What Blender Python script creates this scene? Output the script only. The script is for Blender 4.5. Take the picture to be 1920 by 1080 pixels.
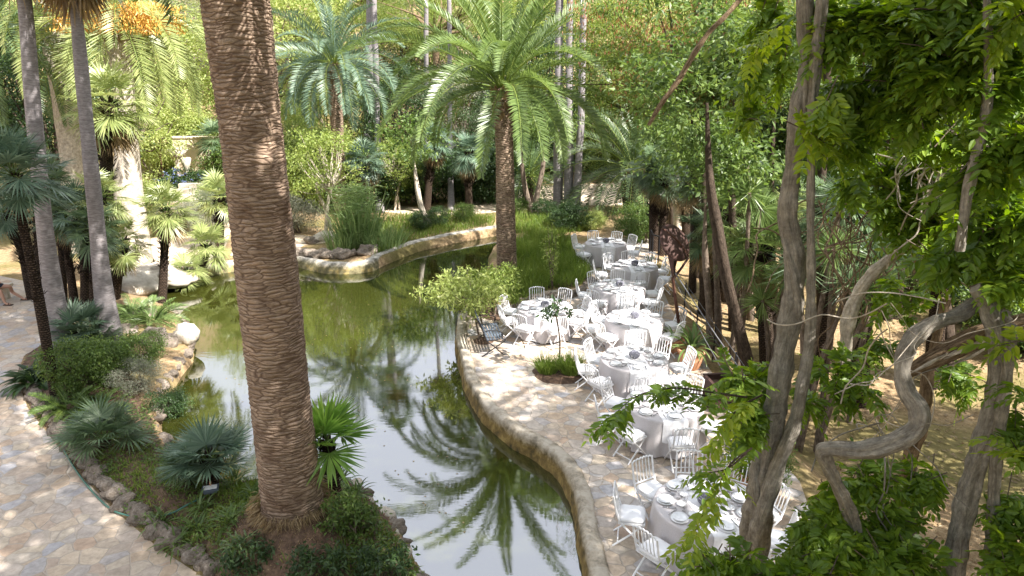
import bpy, bmesh, math, random
import numpy as np
from mathutils import Vector, Matrix, noise
R = math.radians
for o in list(bpy.data.objects): bpy.data.objects.remove(o)
C = bpy.context.scene.collection
rnd = random.Random(7)

# ---------------------------------------------------------------- camera, sky, sun, exposure
H = 7.1; TH = R(17.5); F = 1320.0
cam = bpy.data.cameras.new('camera'); cam.sensor_width = 36; cam.lens = 36*F/1920; cam.clip_start = .05; cam.clip_end = 2000
co = bpy.data.objects.new('camera', cam); C.objects.link(co); co.location = (0, 0, H); co.rotation_euler = (R(90)-TH, 0, 0)
bpy.context.scene.camera = co
SUN_EL, SUN_AZ = R(46), R(-36)          # azimuth measured from +X towards +Y
W = bpy.data.worlds.new('World'); bpy.context.scene.world = W; W.use_nodes = True
nt = W.node_tree; bg = nt.nodes['Background']
sky = nt.nodes.new('ShaderNodeTexSky'); sky.sky_type = 'NISHITA'; sky.sun_disc = False
sky.sun_elevation = SUN_EL; sky.sun_rotation = R(90)-SUN_AZ; sky.air_density = 1.0; sky.dust_density = 3.0; sky.ozone_density = 1.0
# bright thin cloud over the sky
_tc = nt.nodes.new('ShaderNodeTexCoord'); _cn = nt.nodes.new('ShaderNodeTexNoise'); _cn.inputs['Scale'].default_value = 2.2; _cn.inputs['Detail'].default_value = 6
_cr = nt.nodes.new('ShaderNodeValToRGB'); _cr.color_ramp.elements[0].position = .33; _cr.color_ramp.elements[1].position = .52; _cm = nt.nodes.new('ShaderNodeMix'); _cm.data_type = 'RGBA'
nt.links.new(_tc.outputs['Generated'], _cn.inputs['Vector']); nt.links.new(_cn.outputs[0], _cr.inputs[0]); nt.links.new(_cr.outputs[0], _cm.inputs[0]); nt.links.new(sky.outputs[0], _cm.inputs[6]); _cm.inputs[7].default_value = (3.3, 3.4, 3.7, 1)
# brighter sky patch added ahead of the camera to whiten the pond's reflection
_dp = nt.nodes.new('ShaderNodeVectorMath'); _dp.operation = 'DOT_PRODUCT'; _nv = nt.nodes.new('ShaderNodeVectorMath'); _nv.operation = 'NORMALIZE'
nt.links.new(_tc.outputs['Generated'], _nv.inputs[0]); nt.links.new(_nv.outputs[0], _dp.inputs[0]); _dp.inputs[1].default_value = (-.15, .84, .52)
_r2 = nt.nodes.new('ShaderNodeValToRGB'); _r2.color_ramp.elements[0].position = .70; _r2.color_ramp.elements[1].position = .97; nt.links.new(_dp.outputs['Value'], _r2.inputs[0])
_c2 = nt.nodes.new('ShaderNodeMix'); _c2.data_type = 'RGBA'; nt.links.new(_r2.outputs[0], _c2.inputs[0]); nt.links.new(_cm.outputs[2], _c2.inputs[6]); _c2.inputs[7].default_value = (5.6, 5.8, 6.4, 1)
nt.links.new(_c2.outputs[2], bg.inputs[0]); bg.inputs[1].default_value = .15
sd = Vector((math.cos(SUN_EL)*math.cos(SUN_AZ), math.cos(SUN_EL)*math.sin(SUN_AZ), math.sin(SUN_EL)))
sl = bpy.data.lights.new('sun', 'SUN'); sl.energy = 5; sl.angle = R(.53); sl.color = (1, .95, .88)
so = bpy.data.objects.new('sun', sl); C.objects.link(so); so.rotation_euler = sd.to_track_quat('Z', 'Y').to_euler(); so.location = (20, -10, 30)
vs = bpy.context.scene.view_settings
vs.view_transform = 'Standard'; vs.look = 'None'; vs.exposure = 1.72; vs.gamma = 1; vs.use_curve_mapping = False
cy = bpy.context.scene.cycles
cy.max_bounces = 6; cy.diffuse_bounces = 3; cy.glossy_bounces = 3; cy.transmission_bounces = 3; cy.transparent_max_bounces = 6
cy.caustics_reflective = False; cy.caustics_refractive = False; cy.sample_clamp_indirect = 6

# ---------------------------------------------------------------- helpers
def P(px, py, z=0.0):
    """point at height z seen at a photo pixel (1920 wide)"""
    u = (px-960)/F; v = (py-540)/F
    d = math.sin(TH)+v*math.cos(TH); f = math.cos(TH)-v*math.sin(TH)
    Z = (H-z)/d
    return Vector((u*Z, f*Z, z))
def X(px, py, d):
    """point at ground distance d from the camera on a photo pixel's ray"""
    u = (px-960)/F; v = (py-540)/F
    f = math.cos(TH)-v*math.sin(TH); Z = d/f
    return Vector((u*Z, d, H-Z*(math.sin(TH)+v*math.cos(TH))))
def tag(o, label=None, cat=None, group=None, kind=None):
    if label: o['label'] = label
    if cat: o['category'] = cat
    if group: o['group'] = group
    if kind: o['kind'] = kind
    return o
def thing(name, label, cat, loc=(0,0,0), rotz=0, group=None):
    o = bpy.data.objects.new(name, None); C.objects.link(o); o.empty_display_size = .2
    o.location = loc; o.rotation_euler = (0, 0, rotz)
    return tag(o, label, cat, group)
def dup(src, loc=None, rotz=None, scale=None, label=None, group=None, mats=None):
    kids = [c for c in src.children]
    r = src.copy(); C.objects.link(r); r.parent = None
    if loc is not None: r.location = loc
    if rotz is not None: r.rotation_euler = (0, 0, rotz)
    if scale is not None: r.scale = scale if hasattr(scale, '__len__') else (scale,)*3
    if label: r['label'] = label
    if group: r['group'] = group
    for ch in kids:
        c = ch.copy(); C.objects.link(c); c.parent = r
        for g in list(ch.children):
            d = g.copy(); C.objects.link(d); d.parent = c
    return r
class MB:
    def __init__(s): s.V = []; s.n = 0; s.Q = []; s.T = []; s.UV = []; s.N = []; s.hasuv = False
    def add(s, v, quads=None, tris=None, uv=None):
        v = np.asarray(v, float).reshape(-1, 3)
        if quads is not None and len(quads): s.Q.append(np.asarray(quads, int).reshape(-1, 4)+s.n)
        if tris is not None and len(tris): s.T.append(np.asarray(tris, int).reshape(-1, 3)+s.n)
        s.V.append(v); s.UV.append(np.zeros((len(v), 2)) if uv is None else np.asarray(uv, float)); s.hasuv |= uv is not None
        s.n += len(v); return s
    def box(s, c, size, M=None):
        x, y, z = [a/2 for a in size]
        v = np.array([(-x,-y,-z),(x,-y,-z),(x,y,-z),(-x,y,-z),(-x,-y,z),(x,-y,z),(x,y,z),(-x,y,z)])
        if M is not None: v = v @ np.array(M.to_3x3()).T
        return s.add(v+np.array(c), [(0,3,2,1),(4,5,6,7),(0,1,5,4),(1,2,6,5),(2,3,7,6),(3,0,4,7)])
    def tube(s, pts, rad, n=8, cap=True, wob=None, uvr=None):
        pts = np.array([list(p) for p in pts], float); m = len(pts)
        if not hasattr(rad, '__len__'): rad = [rad]*m
        t = np.gradient(pts, axis=0); t /= (np.linalg.norm(t, axis=1)[:, None]+1e-9)
        a = np.array([1., 0, 0]) if abs(t[0][0]) < .8 else np.array([0, 1., 0])
        L = np.concatenate([[0], np.cumsum(np.linalg.norm(np.diff(pts, axis=0), axis=1))])
        th = np.linspace(0, 2*math.pi, n+1); V = []; UV = []
        for i in range(m):
            a = a-t[i]*a.dot(t[i]); a /= (np.linalg.norm(a)+1e-9); b = np.cross(t[i], a)
            r = np.full(n+1, rad[i])
            if wob is not None: r = r*wob(th, L[i])
            V.append(pts[i]+(np.cos(th)[:, None]*a+np.sin(th)[:, None]*b)*r[:, None])
            UV.append(np.stack([th/(2*math.pi)*2*math.pi*(uvr or max(rad)), np.full(n+1, L[i])], 1))
        V = np.concatenate(V); UV = np.concatenate(UV)
        i, j = np.meshgrid(np.arange(m-1), np.arange(n), indexing='ij'); k = (i*(n+1)+j).ravel()
        q = np.stack([k, k+1, k+n+2, k+n+1], 1)
        s.add(V, q, uv=UV)
        if cap:
            for e, idx in ((0, 0), (1, (m-1)*(n+1))):
                ring = V[idx:idx+n]; c = pts[0 if e == 0 else -1]
                tr = [(n, (j+1) % n, j) if e == 0 else (n, j, (j+1) % n) for j in range(n)]
                s.add(np.vstack([ring, c]), tris=tr)
        return s
    def lathe(s, prof, n=24, c=(0,0,0), fr=None):
        prof = np.array(prof, float); m = len(prof); th = np.arange(n)*2*math.pi/n
        V = []
        for r, z in prof: 
            rr = np.full(n, r) if fr is None else fr(th, r, z)
            V.append(np.stack([rr*np.cos(th), rr*np.sin(th), np.full(n, z)], 1))
        V = np.concatenate(V)+np.array(c)
        q = [(i*n+j, i*n+(j+1) % n, (i+1)*n+(j+1) % n, (i+1)*n+j) for i in range(m-1) for j in range(n)]
        return s.add(V, q)
    def build(s, name, mat, parent=None, smooth=True, loc=None):
        me = bpy.data.meshes.new(name); V = np.concatenate(s.V)
        Q = np.concatenate(s.Q) if s.Q else np.zeros((0, 4), int); T = np.concatenate(s.T) if s.T else np.zeros((0, 3), int)
        me.vertices.add(len(V)); me.vertices.foreach_set('co', V.ravel())
        li = np.concatenate([Q.ravel(), T.ravel()]); me.loops.add(len(li)); me.loops.foreach_set('vertex_index', li.astype(np.int32))
        nq, ntr = len(Q), len(T); me.polygons.add(nq+ntr)
        st = np.concatenate([np.arange(nq)*4, nq*4+np.arange(ntr)*3]).astype(np.int32)
        me.polygons.foreach_set('loop_start', st)
        if s.hasuv:
            uv = me.uv_layers.new(name='UVMap'); U = np.concatenate(s.UV)[li]; uv.data.foreach_set('uv', U.ravel())
        me.update(calc_edges=True); me.validate()
        me.polygons.foreach_set('use_smooth', [bool(smooth)]*len(me.polygons))
        me.materials.append(mat)
        o = bpy.data.objects.new(name, me); C.objects.link(o)
        if parent is not None: o.parent = parent
        if loc is not None: o.location = loc
        return o
def spline(pts, k=6):
    """smooth path through points (Catmull-Rom)"""
    p = [Vector(a) for a in pts]; p = [2*p[0]-p[1]]+p+[2*p[-1]-p[-2]]; out = []
    for i in range(1, len(p)-2):
        for j in range(k):
            t = j/k; a, b, c, d = p[i-1:i+3]
            out.append(.5*((2*b)+(c-a)*t+(2*a-5*b+4*c-d)*t*t+(3*b-a-3*c+d)*t**3))
    return out+[p[-2]]
def lerpl(vals, n):
    return list(np.interp(np.linspace(0, 1, n), np.linspace(0, 1, len(vals)), vals))
def rock_wob(seed, amp=.12, k=3):
    r = random.Random(seed); ph = [(r.uniform(0, 6), r.uniform(.5, 2.5), r.randint(2, 5)) for _ in range(k)]
    def f(th, L):
        a = np.ones_like(th)
        for p, q, m in ph: a = a+amp/k*2*np.sin(m*th+p+q*L)
        return a
    return f

# ---------------------------------------------------------------- materials
MATS = {}
def base(name):
    m = bpy.data.materials.new(name); m.use_nodes = True; t = m.node_tree; b = t.nodes['Principled BSDF']; MATS[name] = m
    return m, t, b
def N(t, typ, **kw):
    n = t.nodes.new(typ)
    for k, v in kw.items():
        if k.startswith('i_'): n.inputs[k[2:].replace('_', ' ')].default_value = v
        else: setattr(n, k, v)
    return n
def ramp(t, cols, src, out=None):
    r = t.nodes.new('ShaderNodeValToRGB'); e = r.color_ramp.elements
    while len(e) < len(cols): e.new(.5)
    for el, (p, c) in zip(e, cols): el.position = p; el.color = (*c, 1)
    t.links.new(src, r.inputs[0]); return r.outputs[0]
def coords(t, kind='Object'):
    return t.nodes.new('ShaderNodeTexCoord').outputs[kind]
def noisy(name, cols, scale=8, rough=.8, bump=.3, detail=8, dist=.02, stretch=None, kind='Object', spec=.3):
    m, t, b = base(name); c = coords(t, kind)
    if stretch:
        mp = N(t, 'ShaderNodeMapping'); mp.inputs['Scale'].default_value = stretch; t.links.new(c, mp.inputs[0]); c = mp.outputs[0]
    n = N(t, 'ShaderNodeTexNoise'); n.inputs['Scale'].default_value = scale; n.inputs['Detail'].default_value = detail; n.inputs['Roughness'].default_value = .65
    t.links.new(c, n.inputs['Vector'])
    t.links.new(ramp(t, cols, n.outputs[0]), b.inputs['Base Color'])
    b.inputs['Roughness'].default_value = rough; b.inputs['Specular IOR Level'].default_value = spec
    if bump:
        bp = N(t, 'ShaderNodeBump'); bp.inputs['Strength'].default_value = bump; bp.inputs['Distance'].default_value = dist
        t.links.new(n.outputs[0], bp.inputs['Height']); t.links.new(bp.outputs[0], b.inputs['Normal'])
    return m
def leafmat(name, c1, c2, c3, trans=.35, rough=.45, spec=.4):
    """leaf with a colour of its own per leaf, letting light through"""
    m, t, b = base(name); g = N(t, 'ShaderNodeNewGeometry')
    oi = N(t, 'ShaderNodeObjectInfo')
    nz = N(t, 'ShaderNodeTexNoise'); nz.inputs['Scale'].default_value = .9; nz.inputs['Detail'].default_value = 2
    t.links.new(coords(t), nz.inputs['Vector'])
    ma = N(t, 'ShaderNodeMath', operation='MULTIPLY_ADD'); t.links.new(g.outputs['Random Per Island'], ma.inputs[0]); ma.inputs[1].default_value = .6
    mb_ = N(t, 'ShaderNodeMath', operation='MULTIPLY_ADD'); t.links.new(nz.outputs[0], mb_.inputs[0]); mb_.inputs[1].default_value = .9; mb_.inputs[2].default_value = -.25
    t.links.new(mb_.outputs[0], ma.inputs[2])
    col = ramp(t, [(0, c1), (.5, c2), (1, c3)], ma.outputs[0])
    t.links.new(col, b.inputs['Base Color']); b.inputs['Roughness'].default_value = rough; b.inputs['Specular IOR Level'].default_value = spec
    tr = N(t, 'ShaderNodeBsdfTranslucent'); hs = N(t, 'ShaderNodeHueSaturation'); hs.inputs['Value'].default_value = 1.6; hs.inputs['Hue'].default_value = .49; hs.inputs['Saturation'].default_value = 1.1
    t.links.new(col, hs.inputs['Color']); t.links.new(hs.outputs[0], tr.inputs[0])
    mx = N(t, 'ShaderNodeMixShader'); mx.inputs[0].default_value = trans
    t.links.new(b.outputs[0], mx.inputs[1]); t.links.new(tr.outputs[0], mx.inputs[2])
    t.links.new(mx.outputs[0], t.nodes['Material Output'].inputs[0])
    return m
def plain(name, col, rough=.5, metal=0, spec=.5):
    return noisy(name, [(.3, tuple(c*.88 for c in col)), (.7, tuple(min(1, c*1.08) for c in col))], 14, rough, .05, 4) if not metal else _metal(name, col, rough)
def _metal(name, col, rough):
    m, t, b = base(name); b.inputs['Base Color'].default_value = (*col, 1); b.inputs['Roughness'].default_value = rough; b.inputs['Metallic'].default_value = 1; return m

def paving(name, cols, mortar, sx=2.6):
    m, t, b = base(name); c = coords(t)
    nz = N(t, 'ShaderNodeTexNoise'); nz.inputs['Scale'].default_value = 1.6; nz.inputs['Detail'].default_value = 3; t.links.new(c, nz.inputs['Vector'])
    mx = N(t, 'ShaderNodeMix', data_type='RGBA'); mx.inputs[0].default_value = .18; t.links.new(c, mx.inputs[6]); t.links.new(nz.outputs[1], mx.inputs[7])
    v = N(t, 'ShaderNodeTexVoronoi'); v.inputs['Scale'].default_value = sx; t.links.new(mx.outputs[2], v.inputs['Vector'])
    e = N(t, 'ShaderNodeTexVoronoi', feature='DISTANCE_TO_EDGE'); e.inputs['Scale'].default_value = sx; t.links.new(mx.outputs[2], e.inputs['Vector'])
    sp = N(t, 'ShaderNodeSeparateColor'); t.links.new(v.outputs['Color'], sp.inputs[0])
    stone = ramp(t, [(i/(len(cols)-1), k) for i, k in enumerate(cols)], sp.outputs[0])
    n2 = N(t, 'ShaderNodeTexNoise'); n2.inputs['Scale'].default_value = 9; n2.inputs['Detail'].default_value = 8; n2.inputs['Roughness'].default_value = .7; t.links.new(c, n2.inputs['Vector'])
    n3 = N(t, 'ShaderNodeTexNoise'); n3.inputs['Scale'].default_value = .5; n3.inputs['Detail'].default_value = 3; t.links.new(c, n3.inputs['Vector'])
    g = ramp(t, [(.25, (.62,.6,.58)), (.7, (1.15,1.13,1.1))], n2.outputs[0]); g3 = ramp(t, [(.3, (.8,.78,.76)), (.65, (1.1,1.1,1.1))], n3.outputs[0])
    m1 = N(t, 'ShaderNodeMix', data_type='RGBA', blend_type='MULTIPLY'); m1.inputs[0].default_value = 1; t.links.new(stone, m1.inputs[6]); t.links.new(g, m1.inputs[7])
    m1b = N(t, 'ShaderNodeMix', data_type='RGBA', blend_type='MULTIPLY'); m1b.inputs[0].default_value = 1; t.links.new(m1.outputs[2], m1b.inputs[6]); t.links.new(g3, m1b.inputs[7])
    edge = ramp(t, [(.01, (0,0,0)), (.045, (1,1,1))], e.outputs['Distance'])
    m2 = N(t, 'ShaderNodeMix', data_type='RGBA'); t.links.new(edge, m2.inputs[0]); m2.inputs[6].default_value = (*mortar, 1); t.links.new(m1b.outputs[2], m2.inputs[7])
    t.links.new(m2.outputs[2], b.inputs['Base Color']); b.inputs['Roughness'].default_value = .75; b.inputs['Specular IOR Level'].default_value = .3
    ad = N(t, 'ShaderNodeMix', data_type='RGBA'); ad.inputs[0].default_value = .35; t.links.new(edge, ad.inputs[6]); t.links.new(n2.outputs[0], ad.inputs[7])
    bp = N(t, 'ShaderNodeBump'); bp.inputs['Strength'].default_value = .5; bp.inputs['Distance'].default_value = .03
    t.links.new(ad.outputs[2], bp.inputs['Height']); t.links.new(bp.outputs[0], b.inputs['Normal'])
    return m
STONES = [(.47,.37,.28),(.53,.44,.35),(.39,.38,.39),(.55,.47,.38),(.46,.35,.27),(.50,.45,.41),(.41,.34,.28),(.55,.48,.39),(.40,.40,.43),(.49,.41,.34)]
M_pave = paving('flagstones', STONES, (.36,.31,.26), 4.7)
M_path = paving('path_flagstones', [tuple(c*.95 for c in k) for k in STONES], (.36,.31,.26), 4.4)

def palmbark(name, cdark, cmid, clight, bw=.24, bh=.055, mort=.18, bump=.9, distort=.05, scale=1):
    m, t, b = base(name); uv = coords(t, 'UV')
    nz = N(t, 'ShaderNodeTexNoise'); nz.inputs['Scale'].default_value = 5*scale; nz.inputs['Detail'].default_value = 4; t.links.new(uv, nz.inputs['Vector'])
    vm = N(t, 'ShaderNodeVectorMath', operation='MULTIPLY_ADD'); t.links.new(nz.outputs[1], vm.inputs[0]); vm.inputs[1].default_value = (distort*2.5, distort, 0); t.links.new(uv, vm.inputs[2])
    br = N(t, 'ShaderNodeTexBrick'); br.inputs['Scale'].default_value = 1; br.inputs['Brick Width'].default_value = bw; br.inputs['Row Height'].default_value = bh
    br.inputs['Mortar Size'].default_value = bh*mort; br.inputs['Mortar Smooth'].default_value = 1; br.inputs['Color1'].default_value = (*cmid, 1); br.inputs['Color2'].default_value = (*clight, 1); br.inputs['Mortar'].default_value = (*cdark, 1)
    t.links.new(vm.outputs[0], br.inputs['Vector'])
    n2 = N(t, 'ShaderNodeTexNoise'); n2.inputs['Scale'].default_value = 14*scale; n2.inputs['Detail'].default_value = 8; n2.inputs['Roughness'].default_value = .7
    mp = N(t, 'ShaderNodeMapping'); mp.inputs['Scale'].default_value = (.35, 2, 1); t.links.new(uv, mp.inputs[0]); t.links.new(mp.outputs[0], n2.inputs['Vector'])
    g = ramp(t, [(.3, (.5,.46,.43)), (.62, (1.15,1.12,1.1))], n2.outputs[0])
    mx = N(t, 'ShaderNodeMix', data_type='RGBA', blend_type='MULTIPLY'); mx.inputs[0].default_value = 1; t.links.new(br.outputs[0], mx.inputs[6]); t.links.new(g, mx.inputs[7])
    t.links.new(mx.outputs[2], b.inputs['Base Color']); b.inputs['Roughness'].default_value = .9; b.inputs['Specular IOR Level'].default_value = .15
    iv = N(t, 'ShaderNodeMath', operation='MULTIPLY_ADD'); t.links.new(br.outputs['Fac'], iv.inputs[0]); iv.inputs[1].default_value = -1; 
    t.links.new(n2.outputs[0], iv.inputs[2])
    bp = N(t, 'ShaderNodeBump'); bp.inputs['Strength'].default_value = bump; bp.inputs['Distance'].default_value = .03
    t.links.new(iv.outputs[0], bp.inputs['Height']); t.links.new(bp.outputs[0], b.inputs['Normal'])
    return m
def scarbark(name, dark, mid, lite, sx=2.0, sy=15, bump=1):
    """overlapping lens-shaped leaf scars in irregular rings"""
    m, t, b = base(name); uv = coords(t, 'UV')
    nz = N(t, 'ShaderNodeTexNoise'); nz.inputs['Scale'].default_value = 2.5; nz.inputs['Detail'].default_value = 5; t.links.new(uv, nz.inputs['Vector'])
    vm = N(t, 'ShaderNodeVectorMath', operation='MULTIPLY_ADD'); t.links.new(nz.outputs[1], vm.inputs[0]); vm.inputs[1].default_value = (.35, .10, 0); t.links.new(uv, vm.inputs[2])
    mp = N(t, 'ShaderNodeMapping'); mp.inputs['Scale'].default_value = (sx, sy, 1); t.links.new(vm.outputs[0], mp.inputs[0])
    e = N(t, 'ShaderNodeTexVoronoi', feature='DISTANCE_TO_EDGE'); e.inputs['Scale'].default_value = 1; e.inputs['Randomness'].default_value = .95; t.links.new(mp.outputs[0], e.inputs['Vector'])
    v = N(t, 'ShaderNodeTexVoronoi'); v.inputs['Scale'].default_value = 1; v.inputs['Randomness'].default_value = .95; t.links.new(mp.outputs[0], v.inputs['Vector'])
    sp = N(t, 'ShaderNodeSeparateColor'); t.links.new(v.outputs['Color'], sp.inputs[0])
    n2 = N(t, 'ShaderNodeTexNoise'); n2.inputs['Scale'].default_value = 9; n2.inputs['Detail'].default_value = 10; n2.inputs['Roughness'].default_value = .75
    m3 = N(t, 'ShaderNodeMapping'); m3.inputs['Scale'].default_value = (1, 5, 1); t.links.new(vm.outputs[0], m3.inputs[0]); t.links.new(m3.outputs[0], n2.inputs['Vector'])
    cell = ramp(t, [(0, mid), (1, lite)], sp.outputs[0]); g = ramp(t, [(.3, (.5,.45,.42)), (.6, (1.1,1.08,1.05))], n2.outputs[0])
    mx = N(t, 'ShaderNodeMix', data_type='RGBA', blend_type='MULTIPLY'); mx.inputs[0].default_value = 1; t.links.new(cell, mx.inputs[6]); t.links.new(g, mx.inputs[7])
    n4 = N(t, 'ShaderNodeTexNoise'); n4.inputs['Scale'].default_value = 1.4; n4.inputs['Detail'].default_value = 7; n4.inputs['Roughness'].default_value = .7; t.links.new(coords(t), n4.inputs['Vector'])
    mz = N(t, 'ShaderNodeMix', data_type='RGBA', blend_type='MULTIPLY'); mz.inputs[0].default_value = 1; t.links.new(mx.outputs[2], mz.inputs[6]); t.links.new(ramp(t, [(.33, (.5,.44,.4)), (.5, (.95,.95,.95)), (.68, (1.3,1.25,1.2))], n4.outputs[0]), mz.inputs[7]); mx = mz
    m2 = N(t, 'ShaderNodeMix', data_type='RGBA'); t.links.new(ramp(t, [(.0, (0,0,0)), (.09, (1,1,1))], e.outputs['Distance']), m2.inputs[0]); m2.inputs[6].default_value = (*dark, 1); t.links.new(mx.outputs[2], m2.inputs[7])
    t.links.new(m2.outputs[2], b.inputs['Base Color']); b.inputs['Roughness'].default_value = .9; b.inputs['Specular IOR Level'].default_value = .15
    h = N(t, 'ShaderNodeMath', operation='MULTIPLY_ADD'); t.links.new(n2.outputs[0], h.inputs[0]); h.inputs[1].default_value = .5; t.links.new(ramp(t, [(0, (0,0,0)), (.3, (1,1,1))], e.outputs['Distance']), h.inputs[2])
    bp = N(t, 'ShaderNodeBump'); bp.inputs['Strength'].default_value = bump; bp.inputs['Distance'].default_value = .025; t.links.new(h.outputs[0], bp.inputs['Height']); t.links.new(bp.outputs[0], b.inputs['Normal'])
    return m
M_bark_big = scarbark('date_palm_bark', (.10,.065,.047), (.285,.215,.165), (.36,.28,.22), 2.4, 20, .9)
M_bark_palm = scarbark('palm_bark', (.09,.06,.045), (.28,.21,.16), (.38,.30,.23), 4, 14)
M_bark_grey = palmbark('grey_ringed_bark', (.19,.18,.19), (.23,.22,.23), (.27,.255,.265), 40, .10, .10, .25, .05)
M_bark_dark = palmbark('dark_fibrous_bark', (.02,.014,.01), (.09,.065,.05), (.13,.095,.07), .09, .05, .5, 1, .04)
M_bark_pine = palmbark('pineapple_bark', (.02,.014,.01), (.16,.11,.07), (.24,.17,.1), .22, .16, .4, 1, .03)
M_wood = noisy('wisteria_bark', [(.25,(.10,.085,.07)),(.5,(.24,.21,.18)),(.75,(.38,.34,.29))], 9, .85, 1, 10, .03, (3,3,.5), 'UV')
def vine(name, c1, c2, c3):
    m, t, b = base(name); uv = coords(t, 'UV')
    mp = N(t, 'ShaderNodeMapping'); mp.inputs['Scale'].default_value = (13, 2.2, 1); mp.inputs['Rotation'].default_value = (0, 0, .2); t.links.new(uv, mp.inputs[0])
    n = N(t, 'ShaderNodeTexNoise'); n.inputs['Scale'].default_value = 2.2; n.inputs['Detail'].default_value = 12; n.inputs['Roughness'].default_value = .78; n.inputs['Distortion'].default_value = 1.3; t.links.new(mp.outputs[0], n.inputs['Vector'])
    n2 = N(t, 'ShaderNodeTexNoise'); n2.inputs['Scale'].default_value = 9; n2.inputs['Detail'].default_value = 8; n2.inputs['Roughness'].default_value = .75; t.links.new(coords(t), n2.inputs['Vector'])
    n3 = N(t, 'ShaderNodeTexVoronoi'); n3.inputs['Scale'].default_value = 26; t.links.new(coords(t), n3.inputs['Vector'])
    c = ramp(t, [(.36,c1),(.5,c2),(.66,c3)], n.outputs[0]); g = ramp(t, [(.32,(.55,.53,.5)),(.5,(.95,.95,.93)),(.66,(1.35,1.35,1.3))], n2.outputs[0])
    mx = N(t, 'ShaderNodeMix', data_type='RGBA', blend_type='MULTIPLY'); mx.inputs[0].default_value = 1; t.links.new(c, mx.inputs[6]); t.links.new(g, mx.inputs[7])
    t.links.new(mx.outputs[2], b.inputs['Base Color']); b.inputs['Roughness'].default_value = .9; b.inputs['Specular IOR Level'].default_value = .1
    ad = N(t, 'ShaderNodeMath', operation='MULTIPLY_ADD'); t.links.new(n3.outputs[0], ad.inputs[0]); ad.inputs[1].default_value = .3; t.links.new(n.outputs[0], ad.inputs[2])
    bp = N(t, 'ShaderNodeBump'); bp.inputs['Strength'].default_value = 1; bp.inputs['Distance'].default_value = .022; t.links.new(ad.outputs[0], bp.inputs['Height']); t.links.new(bp.outputs[0], b.inputs['Normal'])
    return m
M_vine = vine('wisteria_vine_bark', (.15,.13,.11), (.26,.235,.205), (.38,.345,.30))
M_vine_brown = vine('brown_vine_bark', (.07,.045,.03), (.20,.14,.09), (.32,.24,.16))
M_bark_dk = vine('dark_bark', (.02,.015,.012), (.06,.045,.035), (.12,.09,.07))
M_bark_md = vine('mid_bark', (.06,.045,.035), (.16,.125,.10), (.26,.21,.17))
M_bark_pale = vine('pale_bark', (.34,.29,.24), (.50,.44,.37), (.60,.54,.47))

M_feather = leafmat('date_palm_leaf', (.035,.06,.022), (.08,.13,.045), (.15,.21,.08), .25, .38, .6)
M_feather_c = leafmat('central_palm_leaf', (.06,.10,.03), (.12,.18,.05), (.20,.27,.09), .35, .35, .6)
M_feather_y = leafmat('painted_sun_palm_leaf', (.12,.16,.05), (.24,.29,.10), (.38,.40,.18), .35, .4, .6)  # leaf colour lightened to carry glaring sunshine
M_fan = leafmat('fan_palm_leaf', (.04,.07,.035), (.09,.145,.07), (.18,.24,.12), .25, .42, .5)
M_fan_b = leafmat('bluish_fan_palm_leaf', (.045,.085,.055), (.10,.16,.105), (.20,.27,.18), .2, .45, .5)
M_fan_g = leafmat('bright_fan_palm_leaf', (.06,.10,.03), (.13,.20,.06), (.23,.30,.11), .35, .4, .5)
M_wist = leafmat('wisteria_leaf', (.05,.10,.014), (.13,.22,.022), (.26,.36,.04), .45, .42, .45)
M_wist_y = leafmat('young_wisteria_leaf', (.10,.17,.015), (.22,.31,.03), (.36,.42,.06), .5, .42, .45)
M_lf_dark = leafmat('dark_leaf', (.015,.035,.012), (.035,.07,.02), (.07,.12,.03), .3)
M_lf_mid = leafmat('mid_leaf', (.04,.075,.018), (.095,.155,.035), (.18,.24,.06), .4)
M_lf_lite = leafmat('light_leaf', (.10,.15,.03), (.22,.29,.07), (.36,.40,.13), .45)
M_bg_lite = leafmat('painted_sun_leaf', (.16,.22,.05), (.30,.36,.11), (.44,.46,.2), .45)  # lit copy of the light leaf: background sunshine put into the colour
M_bg_mid = leafmat('painted_sun_wood_leaf', (.07,.11,.02), (.16,.22,.05), (.29,.34,.1), .45)  # mid leaf brightened likewise, sunlight mixed into its colour
M_lf_grey = leafmat('grey_leaf', (.10,.115,.08), (.20,.21,.15), (.32,.32,.24), .3)
M_lf_pod = leafmat('seed_pod_leaf', (.22,.09,.045), (.36,.17,.09), (.42,.28,.14), .4)
M_lf_feath = leafmat('feathery_leaf', (.05,.085,.02), (.11,.165,.03), (.22,.25,.05), .45)
M_fan_y = leafmat('young_fan_palm_leaf', (.08,.17,.03), (.17,.31,.06), (.28,.42,.11), .45, .4, .5)
M_grass = leafmat('grass_blade', (.05,.09,.018), (.13,.20,.035), (.26,.31,.08), .4)
M_reed = leafmat('reed_leaf', (.09,.15,.05), (.20,.29,.11), (.34,.40,.18), .4)
M_dry = leafmat('dry_leaf', (.12,.08,.04), (.26,.19,.10), (.4,.32,.18), .3)
M_flower_b = leafmat('blue_flower', (.10,.12,.26), (.16,.2,.4), (.25,.3,.5), .3)
M_orange = leafmat('orange_dates', (.5,.26,.06), (.7,.42,.10), (.78,.55,.18), .2)
M_white_fl = leafmat('white_petal', (.7,.68,.62), (.8,.78,.72), (.85,.84,.8), .2)
M_rock = noisy('pitted_rock', [(.25,(.07,.055,.04)),(.5,(.19,.155,.125)),(.78,(.36,.32,.28))], 4, .9, .9, 10, .05)
M_rock_l = noisy('pale_boulder', [(.25,(.28,.24,.19)),(.55,(.52,.47,.40)),(.8,(.64,.6,.53))], 3, .9, .7, 10, .05)
M_soil = noisy('dark_soil', [(.3,(.045,.028,.02)),(.55,(.12,.075,.05)),(.8,(.28,.19,.12))], 9, .95, 1, 12, .05)
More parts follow.
